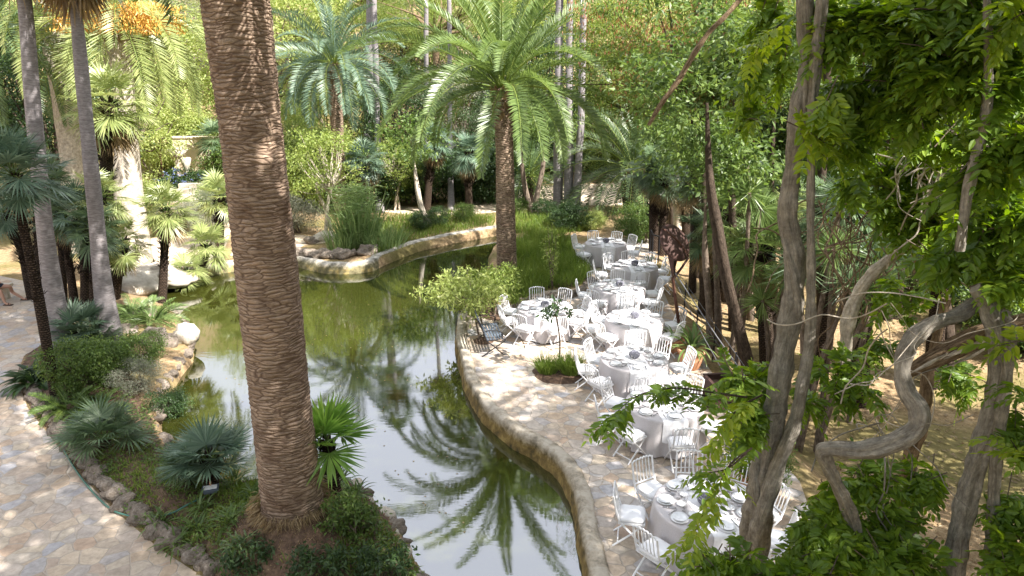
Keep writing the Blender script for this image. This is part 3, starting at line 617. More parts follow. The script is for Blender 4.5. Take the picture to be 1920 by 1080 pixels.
for ti, (tx, ty, tn, seats) in enumerate(TABLES):
    c = P(tx, ty, .75); cx_, cy_ = c.x, c.y; TC.append(c); fl = .012
    tb = thing('round_table', 'round table hidden under the linen of the '+tn, 'table', (cx_, cy_, fl), 0, 'round banquet tables')
    inst('ttop', 'tabletop', lambda: MB().lathe([(.001,.715),(TR-.02,.715),(TR-.015,.73),(TR-.02,.745),(.001,.745)], 40), M_white, (0,0,0), 0, tb)
    for s in range(4):
        a = s*math.pi/2+.4; inst('tleg', 'leg', lambda: MB().tube([(.5,0,0),(.46,0,.72)], .018, 8), M_iron, (0,0,0), a, tb)
    cl = inst('cloth%d' % (ti % 4), 'tablecloth', lambda: CLOTH[ti % 4], M_cloth, (cx_, cy_, fl), ti*.7)
    tag(cl, 'grey floor-length tablecloth of the '+tn, 'tablecloth', 'grey tablecloths')
    rrz = [.22,.1,.05,0,.05,0,0,-.1][ti]
    ru = inst('runner', 'table_runner', runner_mb, M_runner, (cx_, cy_, fl), rrz)
    tag(ru, 'white cloth runner laid across the '+tn, 'table runner', 'white table runners')
    bl = inst('ball', 'centrepiece_ball', ball_mb, M_ball, (cx_, cy_, fl+.755), ti); bl.scale = (.85,.85,.8)
    tag(bl, 'grey woven ball centrepiece on the '+tn, 'centrepiece', 'woven ball centrepieces')
    angs = []
    for (sx, sy) in seats:
        s_ = P(sx, sy, .47); angs.append(math.atan2(s_.y-cy_, s_.x-cx_))
    angs.sort()
    for _ in range(30):     # keep neighbouring chairs clear of each other
        for i in range(len(angs)):
            j = (i+1) % len(angs); g_ = (angs[j]-angs[i]) % (2*math.pi)
            if g_ < .62: angs[i] -= .02; angs[j] += .02
    hs_ = hours(angs)
    for a, h_ in zip(angs, hs_):
        rr = TR+.22+rnd.uniform(-.02, .12); pos = (cx_+rr*math.cos(a), cy_+rr*math.sin(a), fl); rz = a+math.pi/2+rnd.uniform(-.14, .14)
        lb = 'white folding chair at %s o\'clock round the %s' % (CLOCK[h_], tn)
        if first_chair: CH.location = pos; CH.rotation_euler = (0,0,rz); tag(CH, lb, group='white folding chairs around the tables'); first_chair = False
        else: dup(CH, pos, rz, None, lb, 'white folding chairs around the tables')
        def on(r_, da=0): return (cx_+r_*math.cos(a+da), cy_+r_*math.sin(a+da), fl+.757+.007)
        sfx = 'at %s o\'clock on the %s' % (CLOCK[h_], tn)
        tag(inst('plate', 'dinner_plate', lambda: plate_mb(.135), M_china, on(.59), a), 'white dinner plate '+sfx, 'plate', 'dinner plates on the tables')
        pz = on(.59); tag(inst('plate2', 'soup_plate', lambda: plate_mb(.115, .03), M_china, (pz[0], pz[1], pz[2]+.014), a), 'white soup plate stacked '+sfx, 'plate', 'soup plates on the tables')
        tag(inst('splate', 'side_plate', lambda: plate_mb(.075), M_china, on(.36, .16), a), 'small white side plate '+sfx, 'plate', 'side plates on the tables')
        tag(inst('wglass', 'wine_glass', glass_mb, M_glassy, on(.40, -.22)), 'clear wine glass '+sfx, 'glass', 'wine glasses on the tables')
        if ti < 4 or ti == 7: tag(inst('wglass', 'water_glass', glass_mb, M_glassy, on(.34, -.42)), 'clear water glass '+sfx, 'glass', 'water glasses on the tables')
        if ti < 3:
            tag(inst('fork', 'fork', fork_mb, M_steel, on(.58, -.30), a+math.pi/2), 'steel fork '+sfx, 'fork', 'forks on the near tables')
            tag(inst('knife', 'knife', knife_mb, M_steel, on(.58, .30), a+math.pi/2), 'steel knife '+sfx, 'knife', 'knives on the near tables')
# ---------------------------------------------------------------- foliage builders
def nrm(a): return a/(np.linalg.norm(a, axis=-1, keepdims=True)+1e-9)
def leaves(mb, c, d, n, L, Wd, fold_=False, droop=0.0):
    """leaf blades: base points c, directions d, normals n, lengths L, widths Wd"""
    c = np.asarray(c, float); d = nrm(np.asarray(d, float)); n = np.asarray(n, float); m_ = len(c)
    L = np.broadcast_to(np.asarray(L, float), (m_,))[:, None]; Wd = np.broadcast_to(np.asarray(Wd, float), (m_,))[:, None]
    s = nrm(np.cross(d, n)); n = nrm(np.cross(s, d)); dz = np.array([0, 0, -1.])*droop*L
    if not fold_:
        V = np.stack([c, c+d*L*.42+s*Wd*.5+n*Wd*.12+dz*.25, c+d*L+dz, c+d*L*.42-s*Wd*.5+n*Wd*.12+dz*.25], 1).reshape(-1, 3)
        k_ = np.arange(m_)[:, None]*4; mb.add(V, k_+np.array([0, 1, 2, 3]))
    else:
        V = np.stack([c, c+d*L*.28+s*Wd*.46+n*Wd*.14+dz*.12, c+d*L*.66+s*Wd*.40+n*Wd*.12+dz*.5, c+d*L+dz, c+d*L*.66-s*Wd*.40+n*Wd*.12+dz*.5, c+d*L*.28-s*Wd*.46+n*Wd*.14+dz*.12, c+d*L*.45+dz*.3], 1).reshape(-1, 3)
        k_ = np.arange(m_)[:, None]*7; mb.add(V, np.concatenate([k_+np.array(q) for q in ((0,1,2,6),(6,2,3,4),(0,6,4,5))]))
    return mb
def frond_crown(seed, n=60, L=3.4, leafl=.5, per=62, e_hi=85, e_lo=-35, bend=75, width=.035, stalks=None, spread=1.0):
    rg = np.random.default_rng(seed); mb = MB(); st = MB()
    for i in range(n):
        f = (i+.5)/n; az = i*2.39996+rg.uniform(-.2, .2); e0 = R(e_hi+(e_lo-e_hi)*f**.85+rg.uniform(-7, 7)); Li = L*(.72+.28*math.sin(math.pi*min(1, .25+f*.7)))*rg.uniform(.9, 1.1)
        bd = R(bend)*rg.uniform(.75, 1.2)*(.75 if f < .25 else 1); s = np.linspace(0, 1, per); e = e0-bd*s**1.35; e = np.maximum(e, R(-88))
        tw = rg.uniform(-.35, .35); az_ = az+tw*s**2
        t_ = np.stack([np.cos(e)*np.cos(az_), np.cos(e)*np.sin(az_), np.sin(e)], 1); p = np.cumsum(t_*Li/per, 0)+np.array([math.cos(az), math.sin(az), 0])*.12
        side = np.stack([-np.sin(az_), np.cos(az_), 0*az_], 1); up = nrm(np.cross(t_, side)); roll = rg.uniform(-.5, .5)
        side, up = side*math.cos(roll)+up*math.sin(roll), up*math.cos(roll)-side*math.sin(roll)
        pr = np.clip(np.sin(math.pi*(.12+.80*s)), .12, 1)**.7; msk = s > .10
        for sg in (-1, 1):
            dd = nrm(t_*.62+sg*side*.72+up*.5*rg.uniform(.6, 1.2)+rg.normal(0, .07, t_.shape)); nn = up-sg*side*.35
            leaves(mb, p[msk], dd[msk], nn[msk], (leafl*pr*rg.uniform(.9, 1.1, per))[msk], width, droop=.12)
        q = p[::max(1, per//9)]; st.tube(q, lerpl([.028, .006], len(q)), 4, False)
    return mb, st
def fan_crown(seed, n=26, Rf=.55, pet=.55, e_hi=80, e_lo=-45, K=34, arc=125, wid=.8, stiff=.12, dead=0):
    rg = np.random.default_rng(seed); mb = MB(); st = MB(); dm = MB()
    for i in range(n+dead):
        old = i >= n; f = min(1, (i+.5)/n); az = i*2.39996+rg.uniform(-.25, .25); e0 = R(e_hi+(e_lo-e_hi)*f**.9+rg.uniform(-8, 8)) if not old else R(rg.uniform(-80, -60))
        t_ = np.array([math.cos(e0)*math.cos(az), math.cos(e0)*math.sin(az), math.sin(e0)]); pl = pet*rg.uniform(.8, 1.2)
        tip = t_*pl+np.array([0, 0, -.12*pl*(1-math.sin(abs(e0)))]); side = np.array([-math.sin(az), math.cos(az), 0]); up = np.cross(t_, side); up *= 1 if up[2] >= 0 else -1
        tilt = rg.uniform(-.25, .45); t2 = nrm(t_*math.cos(tilt)-up*math.sin(tilt)); up2 = nrm(np.cross(side, t2)); up2 *= 1 if up2.dot(up) > 0 else -1
        a = np.linspace(-R(arc), R(arc), K)+rg.normal(0, .015, K); Rr = Rf*rg.uniform(.85, 1.12)*(1-.22*np.abs(a/R(arc))**2)
        dd = np.cos(a)[:, None]*t2+np.sin(a)[:, None]*side+up2*.22*(1-np.cos(a))[:, None]-up2*.08+rg.normal(0, .03, (K, 3))
        target = dm if old else mb
        c_ = np.repeat(tip[None], K, 0); dd = nrm(dd); step = 2*R(arc)/K*1.15*wid
        # each blade joins its neighbours to about half its length, then narrows and droops
        s_ = nrm(np.cross(dd, up2)); Lc = Rr[:, None]; w_ = .5*step*Lc*.55
        z_ = np.array([0, 0, -1.])
        V = np.stack([c_, c_+dd*Lc*.5+s_*w_, c_+dd*Lc+z_*Lc*stiff*rg.uniform(.3, 2.2, (K, 1)), c_+dd*Lc*.5-s_*w_], 1).reshape(-1, 3)
        target.add(V, np.arange(K)[:, None]*4+np.array([0, 1, 2, 3]))
        if not old: st.tube([(0,0,0), t_*pl*.5, tip], [.014, .01, .008], 4, False)
    return mb, st, dm
def blobpts(rg, n, c, r):
    v = nrm(rg.normal(size=(n, 3)))*(rg.uniform(0, 1, (n, 1))**.4); return np.array(c)+v*np.array(r)
def broad(seed, h=8., r=(3, 3, 2.5), ncl=90, per=70, leaf=.12, asp=.5, cl=.55, trunk=.14, lean=(0, 0), stems=1, cz=None, shell=.55, flat=.5, crook=.12):
    """tapered trunk with limbs, and a crown of leaf clusters; returns (crown, trunk) builders"""
    rg = np.random.default_rng(seed); cz = cz if cz is not None else h-r[2]; cc = np.array([lean[0], lean[1], cz])
    cen = []
    for _ in range(ncl):
        v = nrm(rg.normal(size=3)); rad = rg.uniform(shell, 1)**.7; lump = 1+.22*math.sin(3*v[0]+seed)*math.cos(4*v[1]+2*v[2]+seed*2)
        cen.append(cc+v*rad*lump*np.array(r))
    cen = np.array(cen); tr = MB(); base_ = []
    for s in range(stems):
        off = np.array([rg.uniform(-.25, .25), rg.uniform(-.25, .25), 0])*(stems > 1); fork = cc+np.array([rg.uniform(-.4, .4), rg.uniform(-.4, .4), -r[2]*.55]); fork[2] = max(fork[2], h*.25)
        mid = (off+fork)/2+np.array([rg.uniform(-1.2, 1.2), rg.uniform(-1.2, 1.2), 0])*h*crook*.125; path = spline([tuple(off+np.array([0, 0, -.1])), tuple(mid), tuple(fork)], 6)
        tr.tube(path, lerpl([trunk*1.25, trunk, trunk*.75], len(path)), 10, True, rock_wob(seed+s, .1)); base_.append(fork)
    step_ = max(1, ncl//26)
    for k_ in range(0, ncl, step_):
        f0 = base_[k_ % stems]; tgt = cen[k_]; md = f0*.45+tgt*.55+np.array([0, 0, -.12*r[2]])+rg.normal(0, .12*r[0], 3)*.5
        p = spline([tuple(f0-np.array([0, 0, rg.uniform(0, .3)])), tuple(md), tuple(tgt)], 4); tr.tube(p, lerpl([trunk*.5, trunk*.26, trunk*.06], len(p)), 6, False)
    n = ncl*per; ci = np.repeat(np.arange(ncl), per); sc = rg.uniform(.55, 1.25, ncl)[ci][:, None]
    off = rg.normal(0, 1, (n, 3))*np.array([cl, cl, cl*flat])*sc*.6
    c = cen[ci]+off; d = nrm(off*.8+rg.normal(0, .5, (n, 3))+np.array([0, 0, -.12])); nn = rg.normal(0, .5, (n, 3))+np.array([0, 0, .9])
    cr = leaves(MB(), c, d, nn, leaf*rg.uniform(.7, 1.3, n), leaf*asp*rg.uniform(.8, 1.2, n), droop=.08)
    return cr, tr
def pinnate(mb, c, d, L=.26, pairs=6, leaf=.085, wid=.034, rg=None, fold_=True, stm=None):
    """compound leaves: a bent midrib with paired leaflets and one at the tip"""
    c = np.asarray(c, float); m_ = len(c); d = nrm(np.asarray(d, float)); z = np.array([0, 0, 1.])
    side = nrm(np.cross(d, z+rg.normal(0, .25, (m_, 3)))); up = nrm(np.cross(side, d)); Ls = L*rg.uniform(.7, 1.2, (m_, 1)); C_, D_, N_, S_ = [], [], [], []
    for k_ in range(pairs+1):
        s = .15+.85*k_/pairs; p = c+d*Ls*s-z*(Ls*.32*s*s); tg = nrm(d-z*.64*s*.5)
        for sg in ((-1, 1) if k_ < pairs else (0,)):
            dd = nrm(tg*(.55 if sg else 1)+side*sg*.85+rg.normal(0, .12, (m_, 3))-z*.12); C_.append(p); D_.append(dd); N_.append(up+rg.normal(0, .25, (m_, 3))); S_.append(np.full(m_, (.75+.5*math.sin(math.pi*min(1, s+.1)))*rg.uniform(.9, 1.1)))
    S = np.concatenate(S_)*rg.uniform(.85, 1.15, m_*len(S_)); sc = np.tile((Ls/L).ravel(), len(S_))
    leaves(mb, np.concatenate(C_), np.concatenate(D_), np.concatenate(N_), leaf*S*sc, wid*S*sc, fold_, droop=.12)
    return mb
def blades(seed, n, r, h, w=.02, lean=.5, shape='disc', clump=0):
    rg = np.random.default_rng(seed); mb = MB(); a = rg.uniform(0, 2*math.pi, n); q = np.sqrt(rg.uniform(0, 1, n))
    if clump: cc = rg.uniform(-1, 1, (clump, 2)); k_ = rg.integers(0, clump, n); x = cc[k_, 0]*r+rg.normal(0, r*.12, n); y = cc[k_, 1]*r+rg.normal(0, r*.12, n)
    else: x = r*q*np.cos(a); y = r*q*np.sin(a)
    hh = h*rg.uniform(.55, 1.15, n); az = rg.uniform(0, 2*math.pi, n); ln = np.abs(rg.normal(0, lean, n)); d = np.stack([np.cos(az)*ln+x/r*.25, np.sin(az)*ln+y/r*.25, np.ones(n)], 1); d = nrm(d)
    s = nrm(np.cross(d, rg.normal(size=(n, 3)))); c = np.stack([x, y, np.zeros(n)-.02], 1); z = np.array([0, 0, -1.]); hh = hh[:, None]; bendv = (.10+.35*ln[:, None])*hh
    hd = nrm(np.stack([d[:, 0], d[:, 1], 0*x], 1)+1e-6)
    V = np.stack([c-s*w*.5, c+s*w*.5, c+d*hh*.55+s*w*.45+hd*bendv*.15, c+d*hh*.55-s*w*.45+hd*bendv*.15, c+d*hh+hd*bendv*.6+z*bendv*.5], 1).reshape(-1, 3)
    k_ = np.arange(n)[:, None]*5; mb.add(V, k_+np.array([0, 1, 2, 3]), k_+np.array([3, 2, 4])); return mb

# ---------------------------------------------------------------- palms
def ringed(seed, amp=.03, per=.12):
    r = random.Random(seed); a = r.uniform(0, 6)
    return lambda th, L: 1+amp*(((L+.03*np.sin(3*th+a)+.012*np.sin(8*th))/per) % 1.0-.5)
def trunk_path(pts, k=14): return spline(pts, k)
def date_palm(label, pts, rads, zc, bark, seed, L, nf, leafl, mat=None, per=62, bend=75, dates=0, wob=None, e_lo=-35, name='date_palm', n_around=24, boot=True, group=None, width=.035):
    b0 = pts[0]; t = thing(name, label, 'palm', b0, 0, group); loc = [p-b0 for p in pts]
    path = trunk_path(loc, 30 if wob else 10); rr = lerpl(rads, len(path))
    MB().tube(path, rr, n_around, True, wob).build('trunk', bark, t)
    top = loc[-1]; cr, st = frond_crown(seed, nf, L, leafl, per, 85, e_lo, bend, width); cr.build('crown', mat or M_feather, t, False, top); st.build('frond_stalks', M_lf_lite, t, True, top)
    if boot:      # cut leaf bases below the crown
        rg = np.random.default_rng(seed+5); bt = MB(); m_ = 150; rt = rads[-1]
        a = np.arange(m_)*2.39996; z = -.05-1.0*rg.uniform(0, 1, m_)**1.2; c = np.stack([np.cos(a)*rt*.9, np.sin(a)*rt*.9, z], 1); d = np.stack([np.cos(a)*.55, np.sin(a)*.55, np.full(m_, .8)], 1)
        leaves(bt, c, d, np.stack([np.cos(a), np.sin(a), 0*a], 1), .28, .12); bt.build('leaf_bases', M_dry, t, False, top)
    if dates:
        rg = np.random.default_rng(seed+9)
        for k_ in range(dates):
            dm = MB(); a = k_*2*math.pi/dates+.3; n = 900; c = np.stack([np.cos(a)*rg.uniform(.7, 1.9, n)+rg.normal(0, .2, n), np.sin(a)*rg.uniform(.7, 1.9, n)+rg.normal(0, .2, n), rg.uniform(-.6, .35, n)], 1)
            leaves(dm, c, rg.normal(0, .35, (n, 3))+np.array([0, 0, -1]), rg.normal(size=(n, 3)), .16, .05); dm.build('date_bunch', M_orange, t, False, top)
    return t
def fan_palm(label, pts, rads, bark, seed, n, Rf, pet, mat, group=None, name='fan_palm', dead=0, skirt=0, e_lo=-45, K=34, arc=125, wid=.8, e_hi=80, stiff=.12, fuzz=True):
    b0 = pts[0]; t = thing(name, label, 'palm', b0, 0, group); loc = [p-b0 for p in pts]; path = trunk_path(loc, 10)
    MB().tube(path, lerpl(rads, len(path)), 14, True, rock_wob(seed, .06)).build('trunk', bark, t)
    top = loc[-1]; cr, st, dm = fan_crown(seed, n, Rf, pet, e_hi, e_lo, K, arc, wid, stiff, dead); cr.build('crown', mat, t, False, top); st.build('leaf_stalks', M_lf_mid, t, True, top)
    if dead: dm.build('dead_leaves', M_dry, t, False, top)
    if fuzz:
        rg = np.random.default_rng(seed+3); m_ = 260; hh = (top-loc[0]).length; P_ = np.array([list(q) for q in path]); i = rg.integers(len(path)//3, len(path), m_); a = rg.uniform(0, 6.28, m_); r_ = max(rads)
        c = P_[i]+np.stack([np.cos(a)*r_*.8, np.sin(a)*r_*.8, rg.uniform(-.1, .1, m_)], 1); d = np.stack([np.cos(a)*.6, np.sin(a)*.6, rg.uniform(.2, 1, m_)], 1)
        leaves(MB(), c, d, np.stack([np.cos(a), np.sin(a), 0*a], 1), r_*1.3, r_*.5).build('leaf_bases', M_bark_dark, t, False)
    return t
# the big date palm in front
bp0 = P(553, 985, .28); d0 = bp0.y
pts = [Vector((bp0.x, bp0.y, 0)), X(553, 975, d0), X(527, 760, d0), X(497, 480, d0), X(468, 220, d0), X(441, 0, d0)]; up_ = (pts[-1]-pts[-3])*1.6; pts.append(pts[-1]+up_*.55); 
def bigwob(th, L):
    s = (L+.035*np.sin(2*th+.6*L)+.02*np.sin(5*th-L)+.012*np.sin(11*th+3*L))/.074
    return 1+.035*((s % 1.0)**1.5-.45)+.012*np.sin(6*th+17*L)+.018*np.sin(2*th+1.7*L)
BIG = date_palm('huge date palm trunk with ringed brown bark on the mound between path and pond', pts, [.56,.455,.43,.405,.395,.40,.44], None, M_bark_big, 3, 4.2, 80, .55, wob=bigwob, n_around=72, bend=85, e_lo=-30, per=70)
# its trunk needs many rows: rebuild densely
tk = [c for c in BIG.children if c.name.startswith('trunk')][0]; loc = [p-pts[0] for p in pts]; path = spline(loc, 110)
_o = MB().tube(path, lerpl([.56,.455,.43,.405,.395,.40,.44], len(path)), 96, True, bigwob).build('trunk_tmp', M_bark_big); tk.data = _o.data; bpy.data.objects.remove(_o); tk.data.name = 'trunk'
rg = np.random.default_rng(17); n = 2600; a = rg.uniform(0, 6.28, n); rr = .50+rg.uniform(-.03, .10, n); cc = np.stack([rr*np.cos(a), rr*np.sin(a), rg.uniform(.45, .82, n)], 1)
leaves(MB(), cc, np.stack([np.cos(a+rg.normal(0,.5,n)), np.sin(a+rg.normal(0,.5,n)), rg.uniform(-1.3, -.3, n)], 1), rg.normal(size=(n, 3)), .16, .012).build('root_fringe', M_dry, BIG, False)
# the palm in the middle of the photo
c0 = P(951, 518, 0); dc = c0.y
date_palm('sunlit date palm with arching fronds beside the long grass', [c0, X(948, 400, dc), X(946, 280, dc), X(942, 165, dc)], [.36,.33,.30,.33], None, M_bark_palm, 11, 5.1, 54, .50, mat=M_feather_c, bend=78, per=96, e_lo=-8, width=.052, wob=lambda th, L: 1+.03*(((L+.02*np.sin(3*th))/.09) % 1-.5))
# the palm further back
b1 = P(640, 402, 0); d1 = b1.y
date_palm('smaller shaded date palm behind the far shore left of centre', [X(640, 395, d1), X(633, 260, d1), X(626, 120, d1)], [.34,.30,.32], None, M_bark_palm, 21, 4.0, 56, .55, mat=M_fan_b, bend=85, per=54, width=.05)
# date palm with orange fruit at upper left
b2 = P(258, 498, 0); d2 = b2.y
date_palm('brightly sunlit date palm with hanging orange date bunches, upper left', [b2, X(240, 350, d2), X(226, 180, d2), X(220, 25, d2)], [.55,.48,.45,.5], None, M_bark_pale, 31, 4.6, 64, .6, mat=M_feather_y, bend=110, per=60, dates=7, width=.05)
# dark feather palm at the upper left edge
date_palm('dark date palm crown at the upper left edge', [G(-60, 520), X(-40, 300, 26), X(-20, 60, 26)], [.4,.36,.36], None, M_bark_dark, 33, 4.6, 52, .6, bend=105, per=50, width=.05, boot=False)
# pineapple-trunked palm by the clearing
b3 = P(1192, 398, 0); d3 = b3.y
date_palm('stocky date palm with pineapple-like trunk beside the gravel clearing', [b3, X(1190, 360, d3), X(1188, 318, d3)], [.62,.66,.6], None, M_bark_pine, 41, 5.0, 58, .6, bend=85, per=54, width=.05, e_lo=-25)
date_palm('low dark feather palm behind the three grey trunks', [P(990, 380), X(990, 330, P(990,380).y)], [.3,.3], None, M_bark_dark, 43, 4.0, 34, .5, bend=95, per=44, width=.05, boot=False)
# tall grey trunks on the left, crowns above the picture
def tall(label, pxs, ws, seed, ztop, bark=None, mat=None, group=None, Rf=.75, d=None, nm='tall_fan_palm'):
    g = G(*pxs[0]); d = d or g.y; pts = [g]+[X(a, b_, d) for a, b_ in pxs[1:]]; Z = d/.95
    dirn = (pts[-1]-pts[-2]).normalized(); dirn = Vector((dirn.x*.4, dirn.y*.4, 1)).normalized(); k_ = max(.2, (ztop-pts[-1].z)/dirn.z); pts.append(pts[-1]+dirn*k_)
    rads = [w*Z/F/2*.88 for w in ws]; rads.append(rads[-1]*.95)
    return fan_palm(label, pts, rads, bark or M_bark_grey, seed, 30, Rf, .8, mat or M_fan, group, nm, 10, fuzz=False, K=20, arc=110, stiff=.25)
tall('tall fan palm with flared grey trunk beside the rocky bank', [(212,655),(192,520),(172,330),(152,120),(140,0)], [52,34,28,24,20], 51, 9.6)
tall('tall fan palm with grey trunk standing beside the thin dark palm, left', [(118,668),(102,560),(84,420),(62,200),(45,0)], [52,38,31,27,25], 52, 10.2)
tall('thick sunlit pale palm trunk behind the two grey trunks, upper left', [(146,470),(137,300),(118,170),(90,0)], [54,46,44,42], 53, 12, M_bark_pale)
for (a, w, yb, lb, sd) in [(1047,17,398,'leftmost of the three slim grey palm trunks beyond the dark hedge',54),(1067,16,400,'middle one of the three slim grey palm trunks beyond the dark hedge',55)]:
    tall(lb, [(a-1,yb),(a,260),(a+1,80),(a+2,0)], [w+4,w,w-2,w-3], sd, 15, group=None)
tall('rightmost, leaning one of the three slim grey palm trunks beyond the dark hedge', [(1079,402),(1084,320),(1090,200),(1094,0)], [22,15,13,12], 56, 13.5)
for (pp, w, lb, sd, d_) in [([(712,400),(708,250),(704,100),(701,0)],11,'slender white palm trunk between the two date palms',57,42),([(686,390),(690,250),(693,100),(694,0)],16,'pale thick trunk beside the slender white palm trunk',58,46),
      ([(801,395),(800,250),(799,80),(799,0)],9,'slim grey palm trunk left of the central palm crown',59,44),([(846,398),(844,250),(843,90),(842,0)],9,'slim grey palm trunk seen through the central palm fronds',60,40)]:
    tall(lb, pp, [w+4,w,w,w-1], sd, 14, M_bark_grey, d=d_)
# thin dark fan palms and clumps on the left
def fp(label, pxs, w, seed, n=24, Rf=.6, pet=.55, mat=None, bark=None, d=None, **k_):
    g = G(*pxs[0]); d = d or g.y; pts = [g]+[X(a, b_, d) for a, b_ in pxs[1:]]; Z = d/.95
    return fan_palm(label, pts, [w*Z/F/2*1.15, w*Z/F/2, w*Z/F/2*.95], bark or M_bark_dark, seed, n, Rf, pet, mat or M_fan, **k_)
fp('thin dark leaning fan palm beside the path with a wide bluish crown', [(104,742),(72,560),(45,430),(25,330)], 17, 61, 32, .62, .6, M_fan_b)
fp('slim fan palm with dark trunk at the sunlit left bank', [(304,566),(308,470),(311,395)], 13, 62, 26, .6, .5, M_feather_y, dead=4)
fp('young bright green fan palm with dark shaggy trunk beside the big palm', [(632,938),(622,880),(612,832)], 22, 63, 11, .62, .26, M_fan_y, e_hi=85, e_lo=5, K=26, arc=100, wid=1.05, stiff=.05)
fp('low bluish fan palm beside the small floodlight', [(398,920),(396,880),(394,868)], 26, 64, 15, .58, .34, M_fan_b, e_lo=8, e_hi=72, K=32, arc=105, wid=1.0, stiff=.07)
fp('squat fan palm leaning left beside the floodlight palm', [(355,915),(352,890),(350,878)], 20, 65, 12, .4, .25, M_fan, e_lo=-5, K=32, arc=105, wid=1.0, stiff=.07)
fp('bushy ground-level fan palm by the kerb stones with the hose', [(196,840),(196,825)], 24, 66, 18, .58, .42, M_fan, e_lo=6, e_hi=74, K=38, fuzz=False)
fp('short fan palm in front of the grey trunks', [(150,668),(148,640),(147,620)], 18, 67, 16, .56, .4, M_fan_b, e_lo=2, e_hi=72, K=32, arc=105, wid=1.0, stiff=.07)
fp('low fan palm sprouting between the two grey trunk feet', [(178,668),(178,655)], 18, 68, 18, .55, .45, M_fan, e_lo=-5, K=38)
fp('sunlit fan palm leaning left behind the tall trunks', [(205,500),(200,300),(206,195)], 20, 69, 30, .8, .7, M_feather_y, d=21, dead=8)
for i, (pp, w, lb) in enumerate([([(160,590),(158,480),(152,395)],15,'second dark fan palm in the clump between the grey trunks'),([(143,590),(128,480),(118,400)],14,'leaning pale-stemmed fan palm in the clump between the grey trunks'),
      ([(178,600),(178,500),(176,430)],18,'stout dark fan palm left of the front grey trunk'),([(168,585),(172,470),(190,370)],17,'fan palm with sunlit crown right of the front grey trunk'),([(60,560),(40,470),(5,400)],14,'fan palm leaning left at the picture edge'),
      ([(78,565),(70,430),(70,330)],12,'tall thin fan palm behind the thin dark one'),([(120,580),(112,420),(95,350)],12,'fan palm crown seen between the two grey trunks'),([(215,560),(222,500),(228,455)],18,'low fan palm spilling over the white boulder')]):
    fp(lb, pp, w, 70+i, 26, .52, .5, [M_fan_b, M_fan, M_fan, M_feather_y][i % 4], dead=5 if i % 2 else 0, e_lo=-55)
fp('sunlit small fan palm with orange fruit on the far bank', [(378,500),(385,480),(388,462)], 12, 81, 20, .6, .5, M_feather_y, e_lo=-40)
# palm leaning out over the pond
g = P(228, 490); lp = [g, X(265, 492, g.y-.4), X(320, 512, g.y-1.3), X(352, 512, g.y-2.1)]
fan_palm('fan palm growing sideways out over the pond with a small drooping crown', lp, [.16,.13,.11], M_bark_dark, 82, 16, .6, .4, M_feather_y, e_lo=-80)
fp('small fan palm standing by the cream garden wall', [(408,352),(404,300),(402,262)], 9, 83, 22, .9, .8, M_fan, d=44, fuzz=False)
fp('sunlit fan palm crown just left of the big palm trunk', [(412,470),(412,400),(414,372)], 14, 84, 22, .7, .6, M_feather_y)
# fan palms of the wood on the right and far bank
for i, (pp, w, lb, mt, dd) in enumerate([([(1226,470),(1226,380),(1224,315)],16,'fan palm with pale sunlit trunk behind the rusty disc',M_fan,None),([(1240,478),(1243,400),(1245,330)],13,'slim fan palm right beside the pale-trunked one',M_fan,None),
      ([(1325,560),(1318,430),(1312,330)],22,'stout shaggy fan palm behind the railing, left of the leaning trunk',M_fan,None),([(1440,700),(1432,560),(1428,470)],26,'sun-flecked shaggy fan palm with low crown right of the leaning trunk',M_fan_g,None),
      ([(1395,560),(1390,440),(1390,330)],24,'tall shaggy fan palm right of the dark straight trunk',M_fan,None),([(1375,620),(1372,500),(1366,400)],16,'slim fan palm standing behind the leaning dark trunk',M_fan_g,None),
      ([(1290,470),(1284,400),(1284,340)],17,'sunlit shaggy fan palm beyond the sculpture',M_fan,None),([(1345,600),(1338,520),(1332,440)],18,'thin-crowned fan palm between the straight and leaning trunks',M_fan,None),
      ([(1480,560),(1476,440),(1470,360)],18,'fan palm just left of the main twisted vine trunk',M_fan_g,20),([(1560,560),(1560,450),(1556,400)],26,'shaggy fan palm seen between the twisted vines',M_fan,17),
      ([(1625,640),(1620,520),(1612,400)],34,'dark broad shaggy palm trunk behind the pale crooked branch',M_fan,15),([(1770,600),(1766,500),(1760,420)],26,'fan palm deep in the wood behind the dead log',M_fan,16),([(1690,520),(1690,430),(1688,360)],20,'fan palm with dry skirt behind the brown diagonal vine',M_fan,21),
      ([(690,405),(690,330),(684,300)],10,'bluish fan palm among the shrubs beyond the far wall',M_fan_b,None),([(800,400),(806,320),(812,262)],12,'bluish fan palm left of the central trunk, far bank',M_fan_b,None),([(880,400),(878,330),(880,285)],12,'fan palm just left of the central trunk in the background',M_fan_b,None)]):
    if dd: 
        g0 = X(*pp[0], dd); pp0 = Vector((g0.x, g0.y, gz(g0.x, g0.y))); pts = [pp0]+[X(a, b_, dd) for a, b_ in pp[1:]]; Z = dd/.95
        fan_palm(lb, pts, [w*Z/F/2*1.15, w*Z/F/2], M_bark_dark, 90+i, 28, .6, .6, mt, dead=10, e_lo=-60)
    else: fp(lb, pp, w, 90+i, 28, .62 if i < 13 else .7, .6, mt, dead=10, e_lo=-60)
